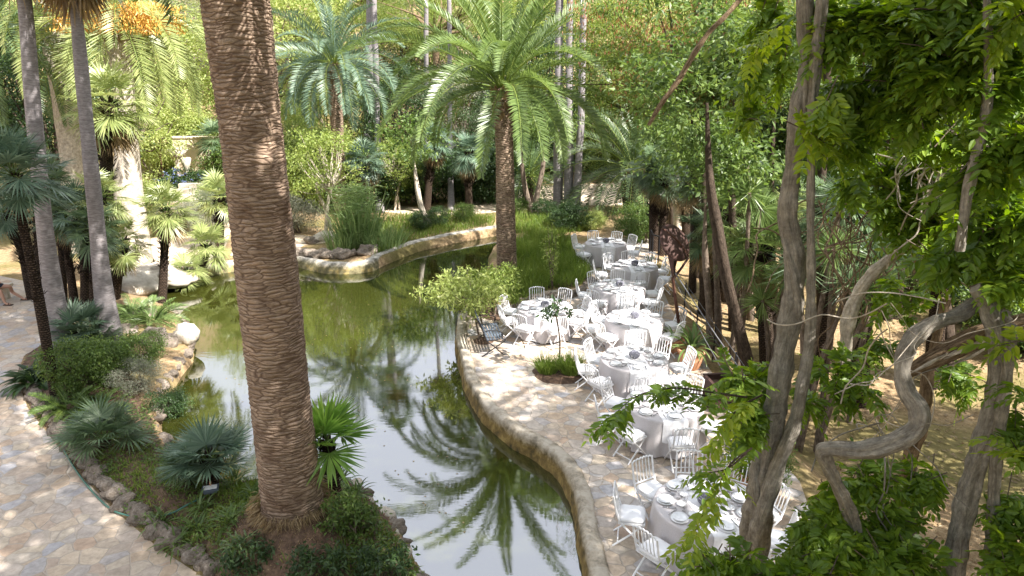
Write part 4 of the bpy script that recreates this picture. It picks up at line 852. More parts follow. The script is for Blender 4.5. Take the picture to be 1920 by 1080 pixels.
# spiky yucca-like tufts
def spiky(label, pos, h, seed, n=130, L=.55, mat=None, heads=1, name='yucca'):
    t = thing(name, label, 'plant', pos); rg = np.random.default_rng(seed); tr = MB(); cr = MB()
    for k_ in range(heads):
        o = Vector((rg.uniform(-.5, .5)*(heads > 1), rg.uniform(-.5, .5)*(heads > 1), h*rg.uniform(.6, 1.05))); p = spline([(0,0,-.1),(o.x*.3, o.y*.5, o.z*.5), tuple(o)], 5); tr.tube(p, lerpl([.07,.045], len(p)), 7)
        d = nrm(rg.normal(size=(n, 3))+np.array([0,0,.35])); leaves(cr, np.array(list(o))+d*.05, d, rg.normal(size=(n, 3)), L*rg.uniform(.8, 1.15, n), .03, droop=.12)
    tr.build('stem', M_bark_md, t); cr.build('leaves', mat or M_fan, t, False); return t
for i, (a, b_, d_, lb, hd) in enumerate([(1425,290,17,'spiky tufted plant high on a stem right of the feathery tree',2),(1400,370,18,'spiky tuft just below the high spiky plant',2),(1560,395,13,'spiky yellow-green tuft between the twisted vines',3),(1590,450,13,'lower spiky tuft between the twisted vines',3),(1500,300,18,'spiky head partly behind the main twisted vine',2),(1655,405,14,'spiky plant behind the dry hanging vines',3),(1470,470,16,'spiky tuft left of the main twisted vine',2)]):
    top = X(a, b_, d_); z0 = gz(top.x, top.y); spiky(lb, (top.x, top.y, z0), top.z-z0, 300+i, 150, .6, [M_fan_g, M_feather_y, M_fan][i % 3], hd)

# ---------------------------------------------------------------- broadleaf trees, shrubs
TREE = {}
def tree(key, label, cat, pos, mat, tmat, name, sc=1, rz=0, group=None, **kw):
    """a tree > crown, trunk; kinds met again are copies"""
    if key in TREE: return dup(TREE[key], pos, rz, sc, label, group)
    t = thing(name, label, cat, pos, rz, group); t.scale = sc if hasattr(sc, '__len__') else (sc,)*3
    cr, tr = broad(**kw); cr.build('crown', mat, t, False); tr.build('trunk', tmat, t); TREE[key] = t; return t
def at(pxx, d): q = X(pxx, 400, d); return Vector((q.x, q.y, gz(q.x, q.y)))
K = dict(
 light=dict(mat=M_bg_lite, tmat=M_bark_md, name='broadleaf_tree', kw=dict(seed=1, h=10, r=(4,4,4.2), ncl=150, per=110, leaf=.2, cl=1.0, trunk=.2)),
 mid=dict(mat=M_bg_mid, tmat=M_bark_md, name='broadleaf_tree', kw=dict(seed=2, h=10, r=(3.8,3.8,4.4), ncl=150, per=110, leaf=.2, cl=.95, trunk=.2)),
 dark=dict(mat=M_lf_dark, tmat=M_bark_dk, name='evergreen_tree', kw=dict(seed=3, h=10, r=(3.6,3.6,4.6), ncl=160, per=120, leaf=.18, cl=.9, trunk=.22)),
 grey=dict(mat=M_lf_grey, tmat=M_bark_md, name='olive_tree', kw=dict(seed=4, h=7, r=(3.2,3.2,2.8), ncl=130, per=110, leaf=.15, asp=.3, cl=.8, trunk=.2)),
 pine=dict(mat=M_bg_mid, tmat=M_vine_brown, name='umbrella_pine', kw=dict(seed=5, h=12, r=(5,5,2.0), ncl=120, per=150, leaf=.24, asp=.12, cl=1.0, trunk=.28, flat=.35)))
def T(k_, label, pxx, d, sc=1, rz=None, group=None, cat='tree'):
    q = K[k_]; return tree(k_, label, cat, at(pxx, d), q['mat'], q['tmat'], q['name'], sc, rnd.uniform(0, 6) if rz is None else rz, group, **q['kw'])
BG = 'trees of the wood behind the pond'
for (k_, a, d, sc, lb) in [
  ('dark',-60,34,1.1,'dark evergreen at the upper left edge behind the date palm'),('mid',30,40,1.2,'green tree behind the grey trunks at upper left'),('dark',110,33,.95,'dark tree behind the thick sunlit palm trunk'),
  ('light',330,50,1.1,'brightly sunlit leafy tree right of the orange date bunches'),('light',270,40,.8,'bright leafy tree under the drooping date palm fronds'),('grey',395,62,1.1,'pale bushy tree on the sunlit hillside left of the big trunk'),
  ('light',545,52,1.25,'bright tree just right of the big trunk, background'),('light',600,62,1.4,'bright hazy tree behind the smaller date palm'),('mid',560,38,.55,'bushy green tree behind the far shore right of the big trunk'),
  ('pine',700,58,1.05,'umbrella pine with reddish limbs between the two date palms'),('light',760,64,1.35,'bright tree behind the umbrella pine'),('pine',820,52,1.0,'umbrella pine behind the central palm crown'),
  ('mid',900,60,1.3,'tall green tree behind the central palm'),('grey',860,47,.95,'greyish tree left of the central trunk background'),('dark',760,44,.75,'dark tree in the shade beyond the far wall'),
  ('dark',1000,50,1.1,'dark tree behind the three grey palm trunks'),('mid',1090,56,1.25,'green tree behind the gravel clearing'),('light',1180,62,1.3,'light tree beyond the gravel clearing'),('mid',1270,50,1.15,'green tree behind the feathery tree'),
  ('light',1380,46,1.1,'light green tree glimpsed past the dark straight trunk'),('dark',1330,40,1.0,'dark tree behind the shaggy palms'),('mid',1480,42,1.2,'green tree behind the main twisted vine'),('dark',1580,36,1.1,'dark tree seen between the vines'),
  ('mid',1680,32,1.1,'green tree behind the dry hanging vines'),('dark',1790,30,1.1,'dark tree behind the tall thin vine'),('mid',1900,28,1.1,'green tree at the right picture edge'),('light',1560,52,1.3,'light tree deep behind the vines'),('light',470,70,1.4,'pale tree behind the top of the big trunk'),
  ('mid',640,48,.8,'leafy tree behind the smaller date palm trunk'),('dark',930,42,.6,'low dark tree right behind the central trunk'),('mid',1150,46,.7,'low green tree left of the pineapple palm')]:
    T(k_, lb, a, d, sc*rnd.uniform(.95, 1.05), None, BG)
# reeds' neighbours and shrubs on the far shore
fb = G(1360, 562)
tree('feath', 'feathery tree with reddish seed pods on a straight dark trunk, upper right of centre', 'tree', fb, M_lf_feath, M_bark_dk, 'feathery_tree', seed=8, h=10.8, r=(3.9,3.2,2.7), ncl=210, per=150, leaf=.12, asp=.35, cl=.6, trunk=.17, cz=8.3, lean=(-1.7,.3), flat=.35, rz=0)
ft = TREE['feath']; rg = np.random.default_rng(88); n = 6000; cc = np.repeat(blobpts(rg, 150, (-1.7,.3,8.4), (3.9,3.2,2.6)), 40, 0)
leaves(MB(), cc+rg.normal(0, .32, (n, 3)), rg.normal(0, .3, (n, 3))+np.array([0,0,-1]), rg.normal(size=(n, 3)), .13, .035).build('seed_pods', M_lf_pod, ft, False)
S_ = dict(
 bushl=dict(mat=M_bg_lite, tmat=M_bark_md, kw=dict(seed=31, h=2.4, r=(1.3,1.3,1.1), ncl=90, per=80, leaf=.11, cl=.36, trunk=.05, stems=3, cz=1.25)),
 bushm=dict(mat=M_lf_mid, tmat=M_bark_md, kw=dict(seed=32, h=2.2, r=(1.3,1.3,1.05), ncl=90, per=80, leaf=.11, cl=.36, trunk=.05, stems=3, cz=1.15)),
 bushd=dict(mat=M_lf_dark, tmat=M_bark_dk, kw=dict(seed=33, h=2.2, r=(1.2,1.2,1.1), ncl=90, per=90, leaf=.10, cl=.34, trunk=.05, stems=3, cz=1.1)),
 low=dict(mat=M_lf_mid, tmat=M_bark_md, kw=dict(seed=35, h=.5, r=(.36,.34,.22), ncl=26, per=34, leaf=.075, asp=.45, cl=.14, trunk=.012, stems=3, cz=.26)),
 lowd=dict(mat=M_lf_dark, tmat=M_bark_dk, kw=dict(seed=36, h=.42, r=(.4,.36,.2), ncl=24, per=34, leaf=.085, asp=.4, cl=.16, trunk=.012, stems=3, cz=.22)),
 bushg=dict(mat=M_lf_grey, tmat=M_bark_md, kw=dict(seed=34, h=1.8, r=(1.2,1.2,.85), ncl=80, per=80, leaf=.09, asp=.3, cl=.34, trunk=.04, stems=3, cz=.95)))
def shrub(k_, label, pos, sc=1, group=None, cat='shrub'):
    q = S_[k_]; return tree('s'+k_, label, cat, pos, q['mat'], q['tmat'], 'shrub', sc, rnd.uniform(0, 6), group, **q['kw'])
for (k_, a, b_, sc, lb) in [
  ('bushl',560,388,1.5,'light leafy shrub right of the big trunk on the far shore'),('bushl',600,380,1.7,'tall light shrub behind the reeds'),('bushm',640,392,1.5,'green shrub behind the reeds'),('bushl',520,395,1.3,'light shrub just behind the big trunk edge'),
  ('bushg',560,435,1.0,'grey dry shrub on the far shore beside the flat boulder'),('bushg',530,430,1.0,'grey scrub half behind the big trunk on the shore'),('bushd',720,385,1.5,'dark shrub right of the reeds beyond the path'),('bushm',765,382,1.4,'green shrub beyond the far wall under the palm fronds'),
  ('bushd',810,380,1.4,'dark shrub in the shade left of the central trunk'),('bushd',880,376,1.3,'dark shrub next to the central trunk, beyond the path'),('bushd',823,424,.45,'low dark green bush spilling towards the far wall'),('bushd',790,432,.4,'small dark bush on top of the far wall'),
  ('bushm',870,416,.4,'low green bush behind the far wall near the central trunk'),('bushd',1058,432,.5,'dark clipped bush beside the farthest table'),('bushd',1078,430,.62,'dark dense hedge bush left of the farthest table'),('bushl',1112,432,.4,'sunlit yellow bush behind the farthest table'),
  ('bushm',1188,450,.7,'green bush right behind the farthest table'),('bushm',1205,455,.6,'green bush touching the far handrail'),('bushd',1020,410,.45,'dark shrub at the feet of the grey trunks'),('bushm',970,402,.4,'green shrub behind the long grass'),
  ('bushg',345,440,.9,'grey scrub left of the big trunk near the pale bank'),('bushg',395,430,1.0,'grey scrub against the big trunk, far bank'),('bushm',420,415,.9,'green shrub touching the left edge of the big trunk'),('bushl',260,430,1.0,'sunlit shrub beside the pale palm trunk'),
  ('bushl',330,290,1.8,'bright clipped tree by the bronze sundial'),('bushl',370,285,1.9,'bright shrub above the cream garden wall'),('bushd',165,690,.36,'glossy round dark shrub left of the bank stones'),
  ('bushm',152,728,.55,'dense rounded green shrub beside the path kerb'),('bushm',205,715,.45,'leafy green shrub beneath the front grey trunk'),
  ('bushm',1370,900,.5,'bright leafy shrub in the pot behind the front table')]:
    p = G(a, b_) if b_ > 340 else at(a, 48)
    if 'pot behind' in lb: continue
    shrub(k_, lb, p, sc*rnd.uniform(.95, 1.05))
for i in range(46):        # hillside scrub
    x_, y_ = rnd.uniform(-60, 50), rnd.uniform(58, 110); shrub(rnd.choice(['bushl','bushg','bushm','bushg']), 'sunlit shrub among others on the distant hillside', (x_, y_, gz(x_, y_)), rnd.uniform(1.6, 3.2), 'shrubs on the hillside')
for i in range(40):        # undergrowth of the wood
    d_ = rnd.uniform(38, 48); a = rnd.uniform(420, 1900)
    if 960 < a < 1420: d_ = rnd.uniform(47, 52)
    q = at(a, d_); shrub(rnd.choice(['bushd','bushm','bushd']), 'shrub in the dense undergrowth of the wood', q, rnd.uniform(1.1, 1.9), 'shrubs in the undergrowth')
for i in range(26):        # right-hand wood
    q = Vector((rnd.uniform(13, 26), rnd.uniform(18, 36), 0)); q.z = gz(q.x, q.y); shrub(rnd.choice(['bushd','bushm']), 'shrub under the trees of the right-hand wood', q, rnd.uniform(.8, 1.6), 'shrubs under the right-hand wood')
# trunks of the right-hand wood
def stem(name, label, pts, rads, mat, cat='tree', n=12, seed=1, wob=.08, group=None, part=None):
    b0 = pts[0]; path = spline([p-b0 for p in pts], 12); o = MB().tube(path, lerpl(rads, len(path)), n, True, rock_wob(seed, wob)).build(name, mat, None, True, b0); return tag(o, label, cat, group)
def woods(label, pxs, w, seed, mat, ext=None, crown=1):
    """a trunk in the wood that keeps its own crown above the picture"""
    g = G(*pxs[0]); pts = [g]+[X(a, b_, g.y) for a, b_ in pxs[1:]]; Z = g.y/.95; t = thing('forest_tree', label, 'tree', g)
    last = pts[-1]; dv = (pts[-1]-pts[-2]).normalized(); pts.append(last+Vector((dv.x*.5, dv.y, max(.6, dv.z)))*(ext or max(3, 10.5-last.z))); r0 = w*Z/F/2; path = spline([p-g for p in pts], 10)
    MB().tube(path, lerpl([r0*1.3, r0, r0*.9, r0*.7 if not ext else r0*.25], len(path)), 12, True, rock_wob(seed, .1)).build('trunk', mat, t)
    cr, br = broad(seed, h=5, r=(1.8*crown,1.8*crown,1.4*crown), ncl=int(32*crown), per=70, leaf=.17, cl=.6, trunk=r0*.6, cz=1.0); o = pts[-1]-g; cr.build('crown', M_lf_mid, t, False, o); return t
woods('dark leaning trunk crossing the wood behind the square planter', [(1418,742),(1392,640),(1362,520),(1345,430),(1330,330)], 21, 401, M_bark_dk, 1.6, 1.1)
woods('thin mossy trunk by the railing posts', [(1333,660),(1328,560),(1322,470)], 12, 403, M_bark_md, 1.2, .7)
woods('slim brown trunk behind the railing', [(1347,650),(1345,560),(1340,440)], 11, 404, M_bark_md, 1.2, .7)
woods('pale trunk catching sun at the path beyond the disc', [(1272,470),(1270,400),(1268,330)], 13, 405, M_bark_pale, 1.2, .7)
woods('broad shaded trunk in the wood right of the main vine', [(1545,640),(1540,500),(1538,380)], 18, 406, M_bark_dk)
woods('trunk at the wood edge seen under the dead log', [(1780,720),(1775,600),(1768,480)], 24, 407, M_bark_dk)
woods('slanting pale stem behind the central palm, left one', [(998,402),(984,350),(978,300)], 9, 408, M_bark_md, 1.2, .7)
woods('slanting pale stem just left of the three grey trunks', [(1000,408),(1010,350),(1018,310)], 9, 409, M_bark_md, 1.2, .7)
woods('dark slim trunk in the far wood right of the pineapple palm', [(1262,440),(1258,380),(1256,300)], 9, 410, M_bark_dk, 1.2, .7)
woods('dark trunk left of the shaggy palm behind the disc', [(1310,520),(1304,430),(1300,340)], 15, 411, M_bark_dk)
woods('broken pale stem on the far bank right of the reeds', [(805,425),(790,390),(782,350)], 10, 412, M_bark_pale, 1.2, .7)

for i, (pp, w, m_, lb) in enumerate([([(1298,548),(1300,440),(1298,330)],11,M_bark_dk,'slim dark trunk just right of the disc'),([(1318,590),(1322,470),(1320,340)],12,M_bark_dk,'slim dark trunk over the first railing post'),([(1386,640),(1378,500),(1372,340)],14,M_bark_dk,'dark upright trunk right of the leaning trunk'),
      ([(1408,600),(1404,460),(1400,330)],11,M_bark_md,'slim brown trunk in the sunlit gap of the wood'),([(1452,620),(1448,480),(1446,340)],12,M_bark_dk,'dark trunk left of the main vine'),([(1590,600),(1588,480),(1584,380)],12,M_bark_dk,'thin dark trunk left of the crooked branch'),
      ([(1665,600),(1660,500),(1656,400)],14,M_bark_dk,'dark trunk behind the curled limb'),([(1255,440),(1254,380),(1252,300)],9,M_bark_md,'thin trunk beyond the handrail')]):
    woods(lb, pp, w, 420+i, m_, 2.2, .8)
# unseen trees added outside the frame, placed to throw shade into it
for i, (x_, y_, sc, k_, lb) in enumerate([(11.5,3.2,(1.1,1.1,1.5),'mid','unseen tall tree added beyond the right terrace edge for shade'),(13.2,8.6,(1.0,1.0,1.1),'dark','unseen evergreen added right of the terrace for shade'),(10.5,-.5,(1.2,1.2,1.5),'dark','unseen evergreen added beside the viewpoint for shade'),(9,-3,1.45,'mid','unseen tree added right behind the viewpoint for shade'),
      (-9,-6,1.3,'mid','unseen tree added behind the viewpoint on the path side for shade')]):
    q = K[k_]; tree(k_, lb, 'tree', (x_, y_, gz(x_, y_)), q['mat'], q['tmat'], q['name'], sc, rnd.uniform(0, 6), 'unseen trees added for shade', **q['kw'])
tree('sh1', 'unseen leaning tree added above the viewpoint to shade the path', 'tree', (6.4,-2.6,0), M_lf_mid, M_bark_md, 'broadleaf_tree', seed=61, h=14.5, r=(5.4,4.2,2.0), ncl=240, per=130, leaf=.2, cl=.8, trunk=.22, cz=12.4, lean=(-3.8,4.6), crook=.02)  # added overhead crown, out of view, keeps sun off the path
tree('sh2', 'unseen leaning tree added high above the pond to shade it', 'tree', (12,5.5,-.5), M_lf_mid, M_bark_md, 'broadleaf_tree', seed=62, h=15, r=(4.0,3.4,1.8), ncl=90, per=110, leaf=.2, cl=.8, trunk=.22, cz=13, lean=(-4.2,1.0), crook=.02)  # added out-of-view crown that darkens the near pond and bed

tree('sh3', 'tall tree leaning in from the left whose crown spreads high over the path', 'tree', (-17,7,0), M_lf_mid, M_bark_md, 'broadleaf_tree', seed=63, h=15, r=(5.0,4.0,1.8), ncl=150, per=120, leaf=.2, cl=.8, trunk=.25, cz=13.2, lean=(10.5,4.6), crook=.01)  # added canopy out of view, leaned so its shade reaches the left trunks
# ---------------------------------------------------------------- wisteria vines in the right foreground
def vine_obj(label, pw, d, mat, seed, name='wisteria_vine', n=16, amp=.14, strands=0, k=.82):
    """pw: (px, py, width px[, d]) along the vine"""
    pts = []; rads = []
    for q in pw:
        dq = q[3] if len(q) > 3 else d; p = X(q[0], q[1], dq); Z = dq/(math.cos(TH)-(q[1]-540)/F*math.sin(TH)); pts.append(p); rads.append(q[2]*Z/F/2*k)
    b0 = pts[-1].copy() if pts[-1].z < pts[0].z else pts[0].copy(); t = thing(name, label, 'vine', b0); loc = [p-b0 for p in pts]
    path = spline(loc, 14); w_ = rock_wob(seed, amp, 4)
    f2 = lambda th, L: w_(th, L)*(1+.06*np.sin(5*th+6*L+seed)+.04*np.sin(9*th-11*L)+.03*np.sin(17*th+23*L)+.07*math.sin(L*11+seed)+.05*math.sin(L*27))
    MB().tube(path, lerpl(rads, len(path)), n*2, True, f2).build('stem', mat, t)
    for s in range(strands):        # smaller stems twisting round it
        ph = s*2.1; P2 = []
        for i, q in enumerate(path):
            a = ph+i*.09; r_ = rads[min(len(rads)-1, int(i/len(path)*len(rads)))]*.85; P2.append(Vector(q)+Vector((math.cos(a)*r_, math.sin(a)*r_, 0)))
        MB().tube(P2, [r_*.42 for r_ in lerpl(rads, len(P2))], 8, True, rock_wob(seed+s, .1)).build('twisted_strand', mat, t)
    t['b0'] = 0; del t['b0']; return t, b0
V1, o1 = vine_obj('thick grey main wisteria trunk rising right of the front table', [(1512,-160,36),(1510,-20,36),(1512,60,36),(1522,120,44),(1500,200,46),(1492,260,38),(1484,330,36),(1477,400,38),(1488,480,40),(1486,560,42),(1472,640,46),(1458,740,48),(1444,830,50),(1430,910,54),(1420,980,54),(1412,1040,54),(1408,1120,56),(1400,1300,60)], 6.3, M_vine, 1, strands=1)
V2, o2 = vine_obj('thinner wisteria stem twining beside the thick main trunk', [(1545,-160,24),(1542,-20,24),(1535,60,24),(1528,140,24),(1522,260,20),(1520,400,18),(1521,520,20),(1519,620,22),(1508,700,26),(1490,790,28),(1462,860,30),(1440,930,34),(1424,985,36),(1416,1040,34),(1430,1150,34),(1440,1300,34)], 6.1, M_vine, 2)
V3, o3 = vine_obj('boldly curled wisteria limb looping in an S across the right side', [(1880,600,50,5.6),(1836,570,46,5.6),(1795,592,40,5.5),(1745,608,42,5.4),(1708,640,42,5.3),(1692,690,40,5.2),(1700,735,40,5.1),(1722,770,44,5.0),(1716,805,46,4.95),(1670,832,44,4.95),(1612,845,40,5.0),(1562,842,38,5.05),(1543,848,38,5.1),(1556,882,34,5.15),(1580,930,32,5.2),(1598,980,32,5.3),(1606,1040,32,5.4),(1610,1110,32,5.5),(1615,1300,32,5.7)], 5.2, M_vine, 3, amp=.16, k=.7)
V4, o4 = vine_obj('stout wisteria trunk running from the dead log to the bottom edge', [(1828,540,30),(1848,566,44),(1864,620,46),(1870,700,46),(1854,790,48),(1828,880,44),(1806,960,48),(1794,1030,50),(1786,1100,50),(1770,1300,52)], 5.4, M_vine, 4, k=.72)
V6, o6 = vine_obj('long smooth slender vine hanging down at the upper right', [(1848,-200,16),(1850,0,15),(1853,100,17),(1851,190,18),(1842,250,18),(1826,310,22),(1812,375,22),(1800,470,20)], 5.2, M_vine, 5)
V7, o7 = vine_obj('slender pale vine right of the stout wisteria trunk', [(1896,610,26),(1888,700,24),(1874,800,24),(1866,900,22),(1860,1000,24),(1852,1100,24),(1846,1300,24)], 5.3, M_vine, 6)
V8, o8 = vine_obj('pale crooked branch curving up from the wood, right of centre', [(1582,690,24),(1590,610,28),(1606,560,26),(1640,510,22),(1690,470,18),(1730,440,14),(1748,400,10)], 7.6, M_bark_pale, 7, 'bare_branch')
V9, o9 = vine_obj('brown diagonal vine climbing through the leaves, upper right', [(1600,40,12),(1636,150,14),(1662,225,16),(1690,270,16),(1730,315,14)], 7.5, M_vine_brown, 8)
V10, o10 = vine_obj('brown leaning stem passing behind the curled limb', [(1775,560,20),(1755,640,22),(1740,700,24),(1728,790,26),(1700,880,28),(1688,960,28),(1680,1300,30)], 7.4, M_vine_brown, 9)
V11, o11 = vine_obj('long bare diagonal branch crossing in front of the feathery tree', [(1216,235,7),(1240,195,10),(1272,150,11),(1302,100,12),(1330,60,12),(1365,25,11),(1420,-40,11)], 13, M_vine_brown, 10, 'bare_branch')
vine_obj('dark stem slanting down past the square planter', [(1760,20,12,7),(1640,600,10,7),(1610,740,12,7),(1560,860,12,7)], 7, M_bark_dk, 11) if False else None
# dead split log
lg = [(1690,702,16),(1720,686,30),(1765,662,40),(1830,630,44),(1890,608,34),(1960,588,30),(2060,560,30)]
pts = [X(a, b_, 5.75) for a, b_, w in lg]; Z = 6; path = spline([p-pts[0] for p in pts], 14)
t = thing('dead_log', 'split dead log with pale torn underside lodged behind the curled limb', 'log', pts[0])
def torn(th, L): return (1+.16*np.sign(np.sin(5*th+2*np.sin(3*L)))*np.abs(np.sin(5*th+2*np.sin(3*L)))**.5+.1*np.sin(13*th+9*L))*np.where(np.sin(th+.5) > .3, .72, 1)
MB().tube(path, lerpl([w*Z/F/2 for a, b_, w in lg], len(path)), 36, True, torn).build('wood', M_vine_brown, t)
sp = MB(); rg = np.random.default_rng(4)
for i in range(16):
    k_ = rg.integers(4, len(path)-8); a = Vector(path[k_]); b_ = Vector(path[min(len(path)-1, k_+rg.integers(8, 30))]); off = Vector((rg.uniform(-.03, .03), rg.uniform(-.13, -.05), rg.uniform(-.11, .05)))
    sp.tube([a+off, (a+b_)/2+off*1.1, b_+off*.9], [.004, rg.uniform(.01, .02), .004], 5)
sp.build('splinters', M_bark_pale, t)
# dry hanging tendrils
def tendrils(label, c, n, r, ln, seed, mat, w=.008):
    rg = np.random.default_rng(seed); mb = MB(); t = thing('dry_tendrils', label, 'vine', c)
    for _ in range(n):
        p = Vector((rg.uniform(-r, r), rg.uniform(-r, r)*.6, rg.uniform(-.1, r*.6))); pts = [p]; v = Vector((rg.uniform(-.6, .6), rg.uniform(-.4, .4), rg.uniform(-1, -.1)))
        for k_ in range(rg.integers(4, 9)):
            v = (v+Vector(rg.normal(0, .45, 3))).normalized(); v.z -= .12; pts.append(pts[-1]+v*ln)
        mb.tube(spline(pts, 4), w*rg.uniform(.5, 1.4), 5, False)
    mb.build('tendrils', mat, t); return t
tendrils('tangle of dry reddish tendrils hanging left of the pale crooked branch', X(1610, 420, 9), 46, .55, .22, 1, M_vine_brown)
tendrils('tangle of dry pale twigs under the leaves at upper right', X(1775, 300, 7), 40, .45, .14, 2, M_bark_pale, .007)
tendrils('thin dry twigs dangling below the curled limb', X(1655, 800, 5.6), 9, .2, .2, 3, M_vine, .006)
tendrils('thin tendrils hanging right of the curled limb and log', X(1690, 600, 5.2), 8, .3, .2, 4, M_bark_pale, .005)

# leaves of the wisteria, in lumps of compound leaves round short twigs
def wist(parent, o, blobs, seed, mat=None, name='foliage'):
    rg = np.random.default_rng(seed); mb = MB(); tw = MB(); oo = np.array(list(o))
    for (a, b_, d, r, n) in blobs:
        c = np.array(list(X(a, b_, d)))-oo; r = np.array([r, r*.8, r*.8]) if not hasattr(r, '__len__') else np.array(r)
        nt_ = max(1, n//11); tip = blobpts(rg, nt_, c, r)
        for q in tip:
            k_ = max(3, n//nt_); dv = nrm(q-c+rg.normal(0, .12, 3)+np.array([0,0,-.06])); st = q-dv*.26; tw.tube([st-dv*.1, (st+q)/2+np.array([0,0,.02]), q], [.006,.005,.003], 4, False)
            f = rg.uniform(0, 1, (k_, 1)); pos = st+(q-st)*f; dd = nrm(rg.normal(0, .75, (k_, 3))+dv*.7+np.array([0, -.12, -.1])); pinnate(mb, pos, dd, .25, 5, .088, .041, rg)
    mb.build(name, mat or M_wist, parent, False); tw.build('twigs', M_bark_md, parent)
wist(V1, o1, [(1620,60,6.2,.5,150),(1440,30,7.4,.3,44),(1590,200,6.6,.26,60),(1620,260,6.6,.26,44),(1590,340,6.8,.14,20),(1440,120,7.2,.3,50),(1425,210,7.5,.25,34),(1700,30,6,.5,170)], 1)
wist(V2, o2, [(1585,250,6.3,.14,24),(1530,770,6.6,.14,20),(1390,730,6.0,.15,34),(1400,780,6.2,.16,40),(1420,700,6.6,.14,26),(1395,820,5.9,.12,20),(1600,730,6.6,.24,44),(1560,690,6.6,.2,34)], 2)
wist(V6, o6, [(1800,120,5.6,.5,200),(1720,180,6,.38,130),(1900,150,5.4,.4,140),(1880,300,5.2,.38,130),(1760,250,6.4,.3,80),(1640,130,6.4,.35,110),(1900,20,5.5,.4,130),(1780,10,5.6,.4,120)], 3)
wist(V4, o4, [(1880,420,5.5,.32,110),(1800,470,5.9,.26,70),(1900,510,5.4,.2,50),(1730,470,6.2,.22,40)], 4)
wist(V3, o3, [(1560,960,5.4,.28,100),(1540,1030,5.5,.26,80),(1620,900,5.7,.26,70),(1680,1000,5.5,.34,120),(1700,1060,5.2,.3,90),(1600,1050,5.2,.32,100),(1545,1060,5.2,.3,80)], 5)
wist(V7, o7, [(1905,830,5.2,.18,36),(1900,950,5.2,.22,50),(1905,1040,5.0,.25,60),(1740,900,5.8,.2,34)], 6, M_wist)
wist(V1, o1, [(1400,1070,5.0,.24,80),(1340,1065,5.1,.16,40),(1460,1090,5.0,.2,50)], 7, M_wist, 'lower_foliage')
wist(V10, o10, [(1700,400,7.4,.45,120),(1640,330,7.6,.4,90),(1770,420,7.2,.4,100),(1850,380,6.8,.4,110),(1690,560,7.6,.3,44),(1720,310,7.4,.35,80),(1800,700,7.6,.35,44),(1640,640,7.8,.25,36)], 8)
wist(V6, o6, [(1570,60,6.2,.10,14),(1560,270,5.7,.09,14),(1545,220,5.7,.07,10),(1890,60,5,.14,22),(1870,650,5,.05,8)], 9, M_wist_y, 'young_foliage')
# the spray that hangs over the second table, and the one over the front table
def spray(label, pw, d, seed, n, mat=None, L=.25, leaf=.082):
    pts = [X(a, b_, d) for a, b_ in pw]; b0 = pts[0]; t = thing('wisteria_spray', label, 'branch', b0); path = spline([p-b0 for p in pts], 8); MB().tube(path, lerpl([.009,.003], len(path)), 6).build('twig', M_bark_dk, t)
    rg = np.random.default_rng(seed); P_ = np.array([list(q) for q in path]); i = np.sort(rg.integers(len(P_)//8, len(P_), n)); tg = nrm(np.gradient(P_, axis=0))[i]; s = np.where(np.arange(n) % 2 == 0, 1, -1)[:, None]
    sd = nrm(np.cross(tg, np.array([0, .5, 1.])))*s; d_ = nrm(tg*.5+sd*.75+rg.normal(0, .25, (n, 3))+np.array([0,0,-.15])); pinnate(MB_ := MB(), P_[i], d_, L, 5, leaf, leaf*.42, rg); MB_.build('leaves', mat or M_wist, t, False); return t
spray('leafy wisteria spray hanging in front of the second table', [(1400,745),(1330,735),(1260,728),(1190,745),(1130,800)], 5.2, 1, 26)
spray('wisteria spray with broad leaves reaching left over the second table', [(1370,755),(1300,738),(1235,742)], 5.3, 2, 12)
spray('short drooping wisteria spray right of the second table', [(1430,740),(1380,770),(1350,830)], 5.2, 3, 14, M_wist_y)
spray('wisteria spray dangling over the middle of the front table', [(1410,840),(1370,870),(1345,915),(1320,960),(1300,1005)], 4.9, 4, 18, M_wist_y)
spray('wisteria spray touching the far edge of the front table', [(1400,850),(1360,880),(1310,888)], 4.9, 5, 8)
spray('pale young wisteria sprig at the right picture edge', [(1950,860),(1915,850),(1895,825)], 4.6, 6, 7, M_wist_y)
spray('wisteria sprig over the right edge beside the slender pale vine', [(1960,770),(1915,735),(1890,720)], 4.8, 7, 8)
spray('hanging wisteria sprig left of the main trunk top', [(1512,20),(1470,40),(1430,80),(1410,110)], 6.6, 8, 14, M_wist_y)

